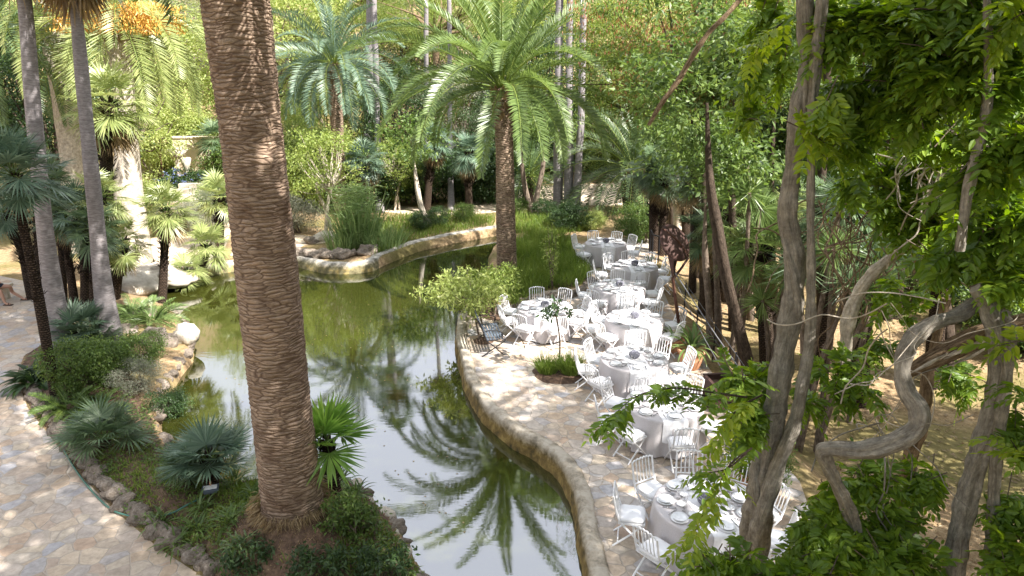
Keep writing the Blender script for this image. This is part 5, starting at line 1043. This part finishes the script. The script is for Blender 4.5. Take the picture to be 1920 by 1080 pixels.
# ---------------------------------------------------------------- grass, reeds, small planting
def grassy(name, label, cat, pos, mb, mat, kind=None, rz=0, group=None):
    o = mb.build(name, mat, None, False, pos); o.rotation_euler = (0,0,rz); return tag(o, label, cat, group, kind)
rg = np.random.default_rng(77)
def fill(poly, n, h, w, seed, lean=.35, zoff=0, away=None):
    r = np.random.default_rng(seed); xs_ = [p[0] for p in poly]; ys_ = [p[1] for p in poly]; x = r.uniform(min(xs_), max(xs_), n*4); y = r.uniform(min(ys_), max(ys_), n*4); k_ = inside(x, y, poly)
    if away: k_ &= np.hypot(x-away[0], y-away[1]) > away[2]*(1+.25*np.sin(5*np.arctan2(y-away[1], x-away[0])))
    x = x[k_][:n]; y = y[k_][:n]
    m_ = len(x); z = ground_h(x, y)+zoff; az = r.uniform(0, 6.28, m_); ln = np.abs(r.normal(0, lean, m_)); d = nrm(np.stack([np.cos(az)*ln, np.sin(az)*ln, np.ones(m_)], 1)); s = nrm(np.cross(d, r.normal(size=(m_, 3)))); hv = (h*r.uniform(.5, 1.15, m_)*(1+.35*np.sin(x*2.1+1)*np.sin(y*1.7)))[:, None]
    hd = np.stack([np.cos(az), np.sin(az), 0*az], 1); c = np.stack([x, y, z-.02], 1); bd = (.08+.3*ln[:, None])*hv; z_ = np.array([0,0,-1.])
    V = np.stack([c-s*w*.5, c+s*w*.5, c+d*hv*.55+s*w*.45+hd*bd*.15, c+d*hv*.55-s*w*.45+hd*bd*.15, c+d*hv+hd*bd*.7+z_*bd*.5], 1).reshape(-1, 3); k2 = np.arange(m_)[:, None]*5
    return MB().add(V, k2+np.array([0,1,2,3]), k2+np.array([3,2,4]))
BED = px([(968,585),(1030,541),(1085,538),(1108,519),(1098,505),(1078,486),(1070,455),(1000,440),(965,455),(945,500),(935,540)])
tag(fill(BED, 9000, .6, .016, 5).build('long_grass', M_grass, None, False), 'long bright grass filling the bed between pond and terrace', 'grass', kind='stuff')
tag(fill(px([(700,482),(780,450),(850,436),(925,423),(930,405),(800,402),(700,415),(660,440)]), 5200, .42, .02, 6).build('bank_grass', M_grass, None, False), 'grass and low plants behind the far pond wall', 'grass', kind='stuff')
tag(fill(px([(960,438),(1060,440),(1110,432),(1130,415),(1000,405),(960,410)]), 3500, .5, .018, 7).build('meadow_grass', M_grass, None, False), 'grass behind the farthest table', 'grass', kind='stuff')
LB = [(p.x, p.y) for p in PATH_R[1:8]]+[(p.x, p.y) for p in px([(60,770),(200,700),(250,760),(300,850),(470,910),(580,1100)])][1:]
tag(fill(px([(180,880),(260,985),(350,1050),(440,1100),(820,1110),(740,1010),(680,940),(610,900),(600,960),(560,1000),(500,1000),(490,905),(420,900),(300,860),(230,800)]), 9000, .17, .018, 8, .9, 0, (MOUND.x, MOUND.y-.1, .95)).build('bed_grass', M_grass, None, False), 'grassy ground cover of the left planting bed', 'grass', kind='stuff')
r = np.random.default_rng(66); IV = px([(60,775),(150,880),(260,985),(350,1050),(440,1100),(800,1110),(740,1010),(650,920),(600,960),(500,1000),(420,900),(300,840),(285,780),(240,700),(120,660)]); xa = [p.x for p in IV]; ya = [p.y for p in IV]
x = r.uniform(min(xa), max(xa), 40000); y = r.uniform(min(ya), max(ya), 40000); k_ = inside(x, y, IV) & (np.sin(x*2.3+1)*np.cos(y*2.9)+.5*np.sin(x*5+y*4) > -.25) & (np.hypot(x-MOUND.x, y-MOUND.y) > 1.0); x = x[k_][:15000]; y = y[k_][:15000]; n = len(x)
c = np.stack([x, y, ground_h(x, y)+r.uniform(.03, .16, n)], 1); tag(leaves(MB(), c, r.normal(size=(n, 3))*[1,1,.4], np.array([0,0,1.])+r.normal(0, .45, (n, 3)), .07*r.uniform(.6, 1.4, n), .035).build('ground_cover', M_lf_mid, None, False), 'leafy green ground cover of the left planting bed', 'ground cover', kind='stuff')
# leaf litter on the bed and forest floor
def litter(name, label, poly, n, s, seed, mat):
    r = np.random.default_rng(seed); xs_ = [p[0] for p in poly]; ys_ = [p[1] for p in poly]; x = r.uniform(min(xs_), max(xs_), n*3); y = r.uniform(min(ys_), max(ys_), n*3); k_ = inside(x, y, poly); x = x[k_][:n]; y = y[k_][:n]; m_ = len(x)
    c = np.stack([x, y, ground_h(x, y)+.012], 1); tag(leaves(MB(), c, r.normal(size=(m_, 3))*[1,1,.15], np.array([0,0,1.])+r.normal(0, .35, (m_, 3)), s*r.uniform(.6, 1.4, m_), s*.5).build(name, mat, None, False), label, 'leaf litter', kind='stuff')
SOILP = px([(45,668),(30,705),(52,765),(95,820),(150,890),(215,958),(300,1030),(385,1085),(440,1130),(820,1180),(790,1090),(735,975),(690,925),(640,888),(590,872),(450,905),(370,885),(310,840),(285,780),(240,700),(120,640),(88,640)])
BEDSOIL = sheet('bed_soil', [(0,0),(1,0),(1,1)], 0, M_soil); bpy.data.objects.remove(BEDSOIL)
litter('leaf_litter', 'brown dead leaves and twigs on the left planting bed', SOILP, 6000, .05, 3, M_dry)
litter('forest_litter', 'dead leaves scattered over the floor of the right-hand wood', [(6,8),(9,6),(16,8),(22,20),(20,34),(8,34),(6.6,20)], 14000, .09, 4, M_dry)
# soil skin of the planting bed, draped on the ground
def drape(name, poly, mat, step=.16, dz=.012, kind='structure'):
    xs_ = np.arange(min(p[0] for p in poly), max(p[0] for p in poly), step); ys_ = np.arange(min(p[1] for p in poly), max(p[1] for p in poly), step); gx, gy = np.meshgrid(xs_, ys_); z = ground_h(gx, gy)+dz+.012*np.random.default_rng(3).uniform(-1, 1, gx.shape)
    ins = inside(gx, gy, poly); nx_ = len(xs_); k_ = []; 
    for j in range(len(ys_)-1):
        for i in range(nx_-1):
            if ins[j, i] and ins[j, i+1] and ins[j+1, i] and ins[j+1, i+1]: a = j*nx_+i; k_.append((a, a+1, a+nx_+1, a+nx_))
    used = sorted(set(sum(k_, ()))); mp_ = {u: i for i, u in enumerate(used)}; V = np.stack([gx.ravel(), gy.ravel(), z.ravel()], 1)[used]
    return tag(MB().add(V, [[mp_[a] for a in q] for q in k_]).build(name, mat), kind=kind)
drape('planting_bed', SOILP, M_soil, .08, .03)
drape('grass_bed_soil', BED, M_soil, .2)
# reeds
g = G(672, 462); t = thing('reeds', 'tall green reed clump on the far shore by the pond', 'reeds', g)
mb = blades(91, 340, .75, 2.4, .035, .16); rgr = np.random.default_rng(92); n = 1500; a = rgr.uniform(0, 6.28, n); q = np.sqrt(rgr.uniform(0, 1, n))*.85; z = rgr.uniform(.3, 2.5, n)
leaves(mb, np.stack([q*np.cos(a), q*np.sin(a), z], 1), np.stack([np.cos(rgr.uniform(0, 6.28, n)), np.sin(rgr.uniform(0, 6.28, n)), rgr.uniform(.1, 1, n)], 1), rgr.normal(size=(n, 3)), .5, .035, droop=.35)
mb.build('leaves', M_reed, t, False)
t = thing('reeds', 'shorter spiky reed clump right of the tall reeds', 'reeds', G(715, 463)); blades(93, 300, .9, 1.1, .03, .35).build('leaves', M_reed, t, False)
t = thing('reeds', 'low reed tuft left at the foot of the tall reeds', 'reeds', G(640, 470)); blades(94, 160, .5, 1.2, .03, .25).build('leaves', M_reed, t, False)
# white-stemmed young tree by the reeds
cr, tr = broad(95, h=4.6, r=(1.6,1.6,1.5), ncl=70, per=60, leaf=.12, cl=.4, trunk=.07, stems=2); t = thing('young_tree', 'young tree with two white stems left of the reeds', 'tree', G(617, 445)); cr.build('crown', M_lf_lite, t, False); tr.build('trunk', M_bark_pale, t)
for i, (a, b_, lb, sc) in enumerate([(598,395,'slender pale-stemmed tree behind the reeds',.9),(745,395,'slender stemmed tree beyond the far path',.8)]):
    dup(t, G(a, b_), i*2+1, sc, lb)
# small leafy tree leaning over the water at the left of the terrace
g = P(907, 640); t = thing('small_tree', 'bushy light-green tree overhanging the water beside the iron bench', 'tree', g)
cr, tr = broad(96, h=1.95, r=(1.2,1.0,.48), ncl=52, per=46, leaf=.15, asp=.36, cl=.28, trunk=.03, stems=3, cz=1.12, lean=(-.5,.85)); cr.build('crown', M_bg_lite, t, False); tr.build('trunk', M_bark_md, t)
soil_disc = lambda r_: MB().lathe([(.001,.02),(r_*.6,.03),(r_*.9,.018),(r_,.0)], 36, fr=lambda th, r, z: r*(1+.03*np.sin(5*th)+.02*np.sin(11*th)))
o = soil_disc(.28).build('tree_pit', M_soil, None, True, (g.x, g.y, .016)); tag(o, kind='structure')
g2 = P(935, 590); o = soil_disc(.55).build('tree_pit', M_soil, None, True, (g2.x, g2.y, .016)); tag(o, kind='structure')
tree('cit', 'small light-green tree in the soil ring left of the lone table', 'tree', (g2.x, g2.y, .02), M_lf_lite, M_bark_md, 'small_tree', seed=97, h=1.6, r=(.75,.7,.38), ncl=45, per=60, leaf=.13, asp=.34, cl=.24, trunk=.03, stems=2, cz=1.0, lean=(-.2,.2))
# round bed with the young tree
g = P(1050, 700); o = soil_disc(.66).build('tree_pit', M_soil, None, True, (g.x, g.y, .016)); tag(o, kind='structure')
blades(98, 500, .2, .55, .012, .3).build('ornamental_grass', M_grass, None, False, (g.x-.30, g.y-.02, .03)); tag(bpy.data.objects['ornamental_grass'], 'grass tuft left of the young tree in the round bed', 'grass')
o = blades(99, 640, .23, .6, .012, .3).build('ornamental_grass', M_grass, None, False, (g.x+.28, g.y-.04, .03)); tag(o, 'larger grass tuft right of the young tree in the round bed', 'grass')
st = P(1047, 694); tp = X(1042, 588, st.y); t = thing('sapling', 'slim young tree with few drooping leaves in the round bed', 'tree', (st.x, st.y, .02)); l = tp-st
MB().tube(spline([(0,0,0),(.02,0,l.z*.5),(l.x,0,l.z)], 6), [.022]*13, 8).build('trunk', M_bark_md, t); rg = np.random.default_rng(5)
cr = MB(); tw = MB()
for k_ in range(14):
    a = rg.uniform(0, 6.28); e = rg.uniform(.2, 1.2); q = np.array([l.x, 0, l.z-.1])+np.array([math.cos(a)*math.cos(e), math.sin(a)*math.cos(e), math.sin(e)])*rg.uniform(.25, .5); tw.tube([(l.x,0,l.z-.1), tuple(q)], [.008,.004], 5, False)
    m_ = 9; leaves(cr, q+rg.normal(0, .05, (m_, 3)), rg.normal(0, .6, (m_, 3))+np.array([0,0,-.6]), rg.normal(0, .5, (m_, 3))+np.array([0,0,1]), .15, .055, True)
cr.build('leaves', M_lf_dark, t, False); tw.build('twigs', M_bark_md, t)
# thin branching shrub in front of the long grass
t = thing('tall_shrub', 'thin upright shrub with sparse reddish-green leaves in the long grass', 'shrub', G(1035, 545)); rg = np.random.default_rng(6); cr = MB(); tw = MB()
for k_ in range(11):
    a = rg.uniform(0, 6.28); top = np.array([math.cos(a)*rg.uniform(.1, .55), math.sin(a)*.3, rg.uniform(1.0, 2.3)]); p = spline([(0,0,0), tuple(top*[.3,.3,.5]), tuple(top)], 5); tw.tube(p, lerpl([.014,.005], len(p)), 5, False)
    m_ = 34; f = rg.uniform(.45, 1.05, (m_, 1)); leaves(cr, top*f+rg.normal(0, .05, (m_, 3)), rg.normal(0, .7, (m_, 3)), rg.normal(0, .5, (m_, 3))+np.array([0,0,1]), .14, .04, True)
cr.build('leaves', M_lf_lite, t, False); tw.build('stem', M_bark_md, t)
# broad strap-leaved plants, lilies, ferns on the left bed
def strap(label, pos, n, L, w, seed, mat, e=(20, 75), name='strap_leaved_plant', group=None, cat='plant'):
    rg = np.random.default_rng(seed); mb = MB(); z = np.array([0,0,-1.])
    for k_ in range(n):
        a = k_*2.39996+rg.uniform(-.3, .3); el = R(rg.uniform(*e)); Lk = L*rg.uniform(.7, 1.1); s = np.linspace(0, 1, 6); ee = el-R(75)*s**1.5; t_ = np.stack([np.cos(ee)*math.cos(a), np.cos(ee)*math.sin(a), np.sin(ee)], 1); p = np.cumsum(t_*Lk/6, 0)+rg.uniform(-.08, .08, 3)*[1,1,0]
        sd = np.array([-math.sin(a), math.cos(a), 0]); ww = (w*np.sin(np.pi*np.clip(.12+s*.86, 0, 1)))[:, None]*.5; up = np.cross(t_, sd); V = np.concatenate([p+sd*ww, p-up*ww*.2, p-sd*ww]); q = [(j, j+1, 6+j+1, 6+j) for j in range(5)]+[(6+j, 6+j+1, 12+j+1, 12+j) for j in range(5)]; mb.add(V, q)
    return tag(mb.build(name, mat, None, True, pos), label, cat, group)
strap('large clump of broad dark strap leaves beside the path, left of the thin palm', G(68, 722), 60, .85, .13, 1, M_lf_dark)
strap('broad strap-leaved clump at the foot of the thin dark palm', G(118, 700), 44, .8, .12, 2, M_lf_dark)
strap('bright young strap-leaved plant between the grey trunk feet', G(90, 675), 22, .6, .1, 3, M_fan_g)
for i, (a, b_, lb) in enumerate([(300,985,'lily clump beside the kerb stones in the front bed'),(370,1000,'lily clump left of the mound in the front bed'),(430,985,'lush lily clump against the mound'),(455,1030,'lily clump at the lower edge of the mound'),(440,905,'lily clump left of the big trunk'),(475,935,'small lily clump touching the big trunk'),
      (640,905,'lily clump between big trunk and pond'),(670,930,'grassy clump on the pond bank behind the mound'),(690,1060,'dark lily clump at the bottom edge of the mound'),(380,960,'lily clump below the floodlight'),(330,1025,'lily clump at the bottom left of the bed'),(620,1060,'lily clump in front of the big palm mound')]):
    strap(lb, G(a, b_), 46, .42, .03, 10+i, M_fan_g if i % 3 == 0 else M_lf_mid, (10, 85), 'lily_clump', 'lily clumps in the planting bed')
def fern(label, pos, n, L, seed, mat):
    mb, st_ = frond_crown(seed, n, L, L*.22, 26, 60, 5, 60, .025); t = thing('fern', label, 'plant', pos); mb.build('fronds', mat, t, False); st_.build('stalks', mat, t); return t
fern('lush fern at the crest of the left bank above the boulders', G(285, 600), 30, .9, 5, M_fan_g); fern('smaller fern on the left bank next to the grey trunk', G(250, 590), 24, .8, 6, M_fan_g)
fern('dark fern under the round green shrub', G(130, 765), 26, .7, 7, M_lf_mid); fern('fern at the kerb corner behind the fan palm', G(175, 775), 24, .6, 8, M_lf_mid)
for i, (k_, a, b_, sc, lb) in enumerate([('low',640,985,1.00,'leafy low shrub right of the mound'),('low',675,1000,1.00,'leafy low shrub on the bank above the stones'),('lowd',600,1080,1.00,'dark low shrub at the bottom edge below the mound'),('lowd',720,1078,1.00,'dark low shrub near the bottom bank stones'),
      ('bushd',310,800,.42,'thin dark shrub with rose hips near the water'),('bushm',270,690,.42,'scrubby low shrub on the slope above the bank stones'),('bushg',255,735,.45,'grey scrub on the slope left of the pond'),('lowd',470,1065,1.00,'dark low shrub left below the mound')]):
    shrub(k_, lb, G(a, b_), sc)
# mound of fibrous roots under the big palm
rt = blades(120, 7000, 1.0, .11, .010, 1.6); o = rt.build('root_fibres', M_dry, None, False, (bp0.x, bp0.y-.05, 0)); 
for v in o.data.vertices: pass
co_ = np.zeros(len(o.data.vertices)*3); o.data.vertices.foreach_get('co', co_); co_ = co_.reshape(-1, 3); co_[:, 2] += ground_h(co_[:, 0]+bp0.x, co_[:, 1]+bp0.y-.05); o.data.vertices.foreach_set('co', co_.ravel()); o.data.update(); tag(o, 'brown fibrous roots and dry litter round the foot of the big palm', 'roots', kind='stuff')
# blue flower hedge, cream wall, steps, sundial in the sunlit garden at upper left
q = at(360, 40); cr, tr = broad(130, h=1.6, r=(1.9,.8,.75), ncl=90, per=70, leaf=.13, cl=.3, trunk=.04, stems=3, cz=.8); t = thing('flowering_hedge', 'dark hedge dotted with blue flowers in the sunlit garden', 'hedge', q); cr.build('crown', M_lf_dark, t, False); tr.build('trunk', M_bark_dk, t)
rg = np.random.default_rng(7); c = blobpts(rg, 110, (0,-.25,.9), (1.8,.75,.7)); leaves(MB(), np.repeat(c, 6, 0)+rg.normal(0,.04,(660,3)), rg.normal(size=(660, 3)), rg.normal(size=(660, 3)), .08, .06).build('blue_flowers', M_flower_b, t, False)
q = at(405, 45); o = MB().box((0,0,1.4), (4.2,.35,2.8)).box((0,0,2.84), (4.35,.48,.09)).build('garden_wall', M_cream, None, False, q); tag(o, 'low cream rendered garden wall behind the blue-flowering hedge', 'wall')
q = at(372, 38); t = thing('garden_steps', 'pale stone steps below the blue-flowering hedge', 'steps', q)
for i in range(4): MB().box((0, i*.35, .08+.16*i), (2.6,.35,.16+.32*i*.5)).build('step', M_rock_l, t, False)
q = at(316, 41); t = thing('metal_sculpture', 'rusty metal bowl sculpture on a thin pole in the sunlit garden', 'sculpture', q); MB().tube([(0,0,0),(0,0,2.7)], .05, 8).build('pole', M_rust, t)
MB().lathe([(.001,2.5),(.3,2.62),(.52,2.9),(.56,3.05),(.5,3.04),(.001,2.9)], 24).build('bowl', M_rust, t); MB().lathe([(.001,1.9),(.14,2.3),(.16,2.45),(.001,2.44)], 12).build('cone', M_rust, t)
q = at(345, 43); o = MB().lathe([(.001,1.7),(.25,1.75),(.75,2.3),(.7,2.3),(.001,1.85)], 24).lathe([(.18,0),(.12,.2),(.12,1.5),(.25,1.75)], 14).build('garden_urn', M_bark_pale, None, True, q); tag(o, 'wide shallow stone urn on a stem by the cream wall', 'urn')
q = at(362, 41.5); o = MB().lathe([(.2,0),(.14,.2),(.1,1.3),(.2,1.5),(.3,1.9),(.26,2.0),(.001,2.0)], 14).build('garden_urn', M_rock_l, None, True, q); tag(o, 'slim pale stone pedestal urn just right of the shallow urn', 'urn')

# ---------------------------------------------------------------- things on the terrace
# rusty disc sculpture
bs = P(1277, 640); d = bs.y; t = thing('disc_sculpture', 'tall rusty sculpture with a big tilted disc on a leaning pole', 'sculpture', bs); A = lambda a, b_, dd=0: X(a, b_, d+dd)-bs
MB().tube([A(1277,640), A(1261,520)], [.045,.04], 8).build('pole', M_rust, t)
MB().tube([A(1261,524), A(1276,505), A(1291,483)], [.04,.035,.03], 6).build('arm', M_rustd, t)
c = A(1265.5,455); mx_ = (A(1290,482)-A(1241,430)); Lm = mx_.length/2; u = mx_.normalized(); nrm_ = Vector((.42,-.62,.55)); nrm_ = (nrm_-u*nrm_.dot(u)).normalized(); v = u.cross(nrm_)
mb = MB(); V = []; n = 40
for (r_, h_) in [(.001,.10),(.5,.08),(.85,.045),(1,.0),(.985,-.02),(.8,-.03),(.001,-.04)]:
    for k_ in range(n): a = k_*2*math.pi/n; p = c+u*(Lm*r_*math.cos(a))+v*(Lm*.98*r_*math.sin(a))+nrm_*h_; V.append(tuple(p))
mb.add(V, [(i*n+j, i*n+(j+1)%n, (i+1)*n+(j+1)%n, (i+1)*n+j) for i in range(6) for j in range(n)]); mb.build('disc', M_rustd, t)
MB().tube([c-u*Lm+nrm_*.02, c+nrm_*.12, c+u*Lm*1.02+nrm_*.02], .022, 6).build('ridge', M_rust, t)
p0, p1, p2 = A(1250,470), A(1270,489,.1), A(1261,524); p3 = (p0+p1)/2+Vector((0,-.22,.02))
mb = MB(); mb.add([tuple(p0), tuple(p1), tuple(p2), tuple(p3), tuple((p0+p1)/2+Vector((0,.12,.06)))], tris=[(0,2,3),(3,2,1),(0,4,2),(4,1,2)]); mb.build('cone', M_rustd, t, False)
# pots
def pot(label, pos, s, mat=M_terra):
    o = MB().lathe([(.001,0),(.20,0),(.23,.03),(.29,.30),(.315,.42),(.345,.43),(.35,.5),(.31,.505),(.295,.44),(.29,.42),(.001,.42)], 40).build('plant_pot', mat, None, True, pos); o.scale = (s,)*3; return tag(o, label, 'pot')
g = P(1294, 690); pot('big terracotta pot with a strap-leaved plant behind the third table', (g.x, g.y, .014), 1.0); strap('green strap-leaved plant growing in the big terracotta pot', (g.x, g.y, .44), 46, .85, .06, 31, M_fan_g, (25, 88), 'potted_plant')
g = P(1270, 668); pot('smaller terracotta pot half hidden behind the big one', (g.x-.05, g.y+.25, .014), .8)
strap('small arching plant in the smaller terracotta pot', (g.x-.05, g.y+.25, .38), 26, .5, .05, 32, M_fan_g, (25, 88), 'potted_plant')
g = P(1412, 925); pot('terracotta pot with a leafy shrub behind the front table', (g.x, g.y, .014), .85); o = shrub('bushm', 'leafy shrub growing in the pot behind the front table', (g.x, g.y, .3), .42)
g = P(1218, 500); strap('low green plant beside the far end of the railing', (g.x, g.y, .02), 40, .6, .04, 33, M_fan_g, (20, 85), 'strap_leaved_plant')
# square dark planter
g = P(1350, 762); pl_ = MB(); w = .29; h = .62
for s in (-1, 1): pl_.box((s*w,0,h/2), (.04,2*w+.04,h)); pl_.box((0,s*w,h/2+.002), (2*w-.04,.04,h))
t = thing('square_planter', 'square dark rusted steel planter at the terrace edge', 'planter', (g.x, g.y, .014), .12); pl_.build('box', M_rustd, t, False)
rm = MB()
for s in (-1, 1): rm.box((s*w,0,h+.012), (.07,2*w+.07,.02)); rm.box((0,s*w,h+.014), (2*w-.07,.07,.02))
rm.build('rim', M_rustd, t, False); MB().box((0,0,h-.12), (2*w-.05,2*w-.05,.02)).build('soil', M_soil, t, False)
# railing of thin posts and cables along the wood side
t = thing('cable_railing', 'thin black posts with steel cables along the wood side of the terrace', 'railing', P(1373, 740)); o0 = t.location.copy()
prev = []
for (a, b_, b2) in [(1412,800,735),(1373,737,680),(1336,678,628),(1305,626,580),(1282,590,545),(1262,556,516),(1246,525,490)]:
    p = P(a, b_, 0); q = X(a, b2, p.y); hh = 1.0; p.z = -.05; MB().tube([p-o0, Vector((p.x, p.y, hh))-o0], .02, 8).build('post', M_iron, t); prev.append(Vector((p.x, p.y, 0)))
for z_ in (.95, .6): MB().tube([Vector((p.x, p.y, z_))-o0 for p in prev], .008, 5).build('cable', M_cable, t)
t = thing('handrail', 'black handrail descending beside the farthest table', 'railing', P(1218, 480)); o0 = t.location.copy()
for (a, b_) in [(1218,478),(1222,488),(1234,492),(1247,500)]: p = P(a, b_); MB().tube([p-o0, Vector((p.x, p.y, 1.0))-o0], .022, 8).build('post', M_iron, t)
pp = [P(a, b_) for a, b_ in [(1218,478),(1222,488),(1234,492),(1247,500)]]; MB().tube([Vector((p.x, p.y, 1.0))-o0 for p in pp], .025, 8).build('rail', M_iron, t)
# guy cables of the sculpture
for i, (e, lb) in enumerate([((1440,795),'upper slack steel guy cable running down from the disc sculpture'),((1392,790),'lower thin guy cable running down beside the planter')]):
    a = X(1266, 512+i*16, d); b_ = P(*e); b_.z = .3; o = MB().tube([a-a, (a+b_)/2-a-Vector((0,0,.06)), b_-a], .016 if i == 0 else .009, 6).build('guy_cable', M_cable, None, True, a); tag(o, lb, 'cable')
# iron bench
g = P(928, 668); t = thing('iron_bench', 'black wrought iron garden bench facing the tables at the pond wall', 'bench', (g.x, g.y, .014), R(10)); LN = 1.2
for s in (0, LN):
    fr_ = MB(); fr_.tube(spline([(-.42,s,.98),(-.36,s,.86),(-.27,s,.6),(-.2,s,.42),(-.02,s,.26),(.18,s,.06),(.26,s,.02),(.32,s,.0)], 4), .016, 8); fr_.tube(spline([(-.34,s,.0),(-.28,s,.03),(-.12,s,.14),(.06,s,.26),(.24,s,.38),(.28,s,.43),(.2,s,.45),(-.2,s,.42)], 4), .016, 8)
    fr_.tube(spline([(-.3,s,.66),(-.1,s,.7),(.12,s,.66),(.2,s,.6),(.2,s,.53),(.14,s,.5),(.12,s,.55)], 5), .013, 8); fr_.tube([(.17,s,.6),(.2,s,.45)], .011, 6); fr_.build('side_frame', M_iron, t)
bk = MB(); 
for k_ in range(6): z_ = .52+k_*.075; bk.box((-.245-(z_-.52)*.36, LN/2, z_), (.012, LN-.03, .05))
bk.build('backrest', M_slat, t, False); se = MB()
for k_ in range(6): se.box((-.17+k_*.075, LN/2, .44), (.055, LN-.03, .012))
se.build('seat', M_slat, t, False)
# hose and floodlight
hp = [(70,764),(110,800),(118,840),(140,880),(170,920),(205,955),(235,972),(275,978),(320,970),(355,952),(385,938)]
pts = []
for i, (a, b_) in enumerate(hp): p = G(a, b_); p.z += .03+(.04 if i > 5 else 0); pts.append(p)
o0 = pts[0]; o = MB().tube(spline([p-o0 for p in pts], 8), .016, 8).build('garden_hose', M_hose, None, True, o0); tag(o, 'green garden hose trailing along the kerb into the planting bed', 'hose')
g = G(398, 940); t = thing('floodlight', 'small grey floodlight on a stake at the end of the hose', 'floodlight', g, .3); MB().tube([(0,0,0),(0,0,.22)], .02, 8).build('stake', M_iron, t)
MB().box((0,0,.25), (.26,.17,.035)).box((0,0,.21), (.2,.12,.05)).build('housing', M_slat, t, False); MB().box((0,0,.2705), (.21,.12,.006)).build('lens', M_china, t, False); MB().tube([(.0,.06,.27),(.0,.08,.34)], .014, 8).build('tap', M_terra, t)

# ---------------------------------------------------------------- the seated person at the left edge
fx, fy = P(12, 573), P(44, 563)
def skin(name, chains, mat, parent=None, sub=2, loc=(0,0,0)):
    me = bpy.data.meshes.new(name); V = []; E = []; Rr = []
    for ch in chains:
        prev_ = None
        for (p, r_, *ref) in ch:
            if p is None: prev_ = r_; continue
            V.append(p); Rr.append(r_); i = len(V)-1
            if prev_ is not None: E.append((prev_, i))
            prev_ = i
    me.from_pydata(V, E, []); o = bpy.data.objects.new(name, me); C.objects.link(o); m_ = o.modifiers.new('skin', 'SKIN'); m_.use_smooth_shade = True
    for i, r_ in enumerate(Rr): me.skin_vertices[0].data[i].radius = (r_, r_) if not hasattr(r_, '__len__') else r_
    me.skin_vertices[0].data[0].use_root = True
    s_ = o.modifiers.new('sub', 'SUBSURF'); s_.levels = sub; s_.render_levels = sub; me.materials.append(mat); o.parent = parent; o.location = loc; return o
M_skin = noisy('skin', [(.3,(.42,.24,.17)),(.7,(.52,.31,.23))], 5, .55, .05); M_navy = noisy('navy_cotton', [(.3,(.02,.025,.04)),(.7,(.04,.045,.07))], 20, .9, .2); M_hair = noisy('brown_hair', [(.3,(.04,.025,.015)),(.7,(.09,.055,.03))], 60, .6, .3); M_leather = plain('brown_leather', (.06,.035,.025), .6)
hipx, hipy = fx.x-.52, fx.y+.12
t = thing('person', 'seated person in dark shorts with bare legs stretched towards the path', 'person', (hipx, hipy, .012)); rx, ry = fx.x-hipx, fx.y-hipy; lx, ly = fy.x-hipx, fy.y-hipy
body = skin('body', [[((0,0,.55),.13),((0,0,.72),.12),((-.04,0,.95),.13),((-.05,0,1.08),.12),((-.04,0,1.17),.055),((-.02,0,1.24),.07),((0,0,1.34),.095),((0,0,1.42),.075)],
  [(None,0),((.06,-.10,.53),.10),((.42,ry-.0,.50),.062),((rx-.06,ry,.30),.055),((rx-.03,ry,.09),.036),((rx+.02,ry,.04),.035),((rx+.14,ry,.03),.028)],
  [(None,0),((.06,.10,.53),.10),((.46,ly*.6+.04,.50),.062),((lx-.30,ly,.26),.055),((lx-.05,ly,.09),.036),((lx+.0,ly,.04),.035),((lx+.13,ly-.02,.03),.028)],
  [(None,3),((-.04,-.19,1.08),.055),((.02,-.24,.84),.042),((.20,-.16,.68),.034),((.26,-.14,.66),.024),((.32,-.13,.64),.016)],
  [(None,3),((-.04,.19,1.08),.055),((.02,.24,.84),.042),((.20,.18,.68),.034),((.26,.16,.66),.024),((.32,.15,.64),.016)]], M_skin, t)
skin('shorts', [[((0,0,.60),.15),((.0,0,.72),.14)],[(None,0),((.08,-.11,.55),.115),((.32,(ry)*.7,.525),.088)],[(None,0),((.08,.11,.55),.115),((.34,ly*.5+.04,.525),.088)]], M_navy, t)
skin('shirt', [[((0,0,.72),.15),((-.04,0,.95),.15),((-.05,0,1.08),.135),((-.045,0,1.13),.08)],[(None,2),((-.04,-.19,1.08),.07),((-.01,-.22,.92),.06)],[(None,2),((-.04,.19,1.08),.07),((-.01,.22,.92),.06)]], M_navy, t)
skin('hair', [[((-.03,0,1.36),.095),((-.01,0,1.44),.085)]], M_hair, t)
for (sx, sy) in ((rx, ry), (lx, ly)): MB().box((sx+.06, sy, .012), (.27,.10,.02)).tube([(sx+.1,sy-.05,.02),(sx+.08,sy,.075),(sx+.1,sy+.05,.02)], .012, 6).build('sandal', M_leather, t)
t = thing('stone_bench', 'low stone bench under the seated person at the left edge', 'bench', (hipx-.05, hipy, .008)); MB().box((0,0,.41), (.5,1.6,.08)).build('seat', M_rock_l, t, False)
for s in (-1, 1): MB().box((0,s*.6,.185), (.36,.14,.37)).build('leg', M_rock_l, t, False)
# fallen leaves drifting on the water
rg = np.random.default_rng(15); n = 60
wp = [(rg.uniform(420, 900), rg.uniform(560, 1000)) for _ in range(160)]; c = []
for a, b_ in wp:
    p = P(a, b_, WATER_Z+.004)
    if inside(np.array([p.x]), np.array([p.y]), POND)[0] and segdist(np.array([p.x]), np.array([p.y]), POND)[0] > .4: c.append((p.x, p.y, p.z))
c = np.array(c); leaves(MB_ := MB(), c, rg.normal(size=(len(c), 3))*[1,1,.02], np.tile([0,0,1.], (len(c), 1)), .05, .03); tag(MB_.build('floating_leaves', M_dry, None, False), 'tiny dead leaves scattered on the pond surface', 'leaves', kind='stuff')
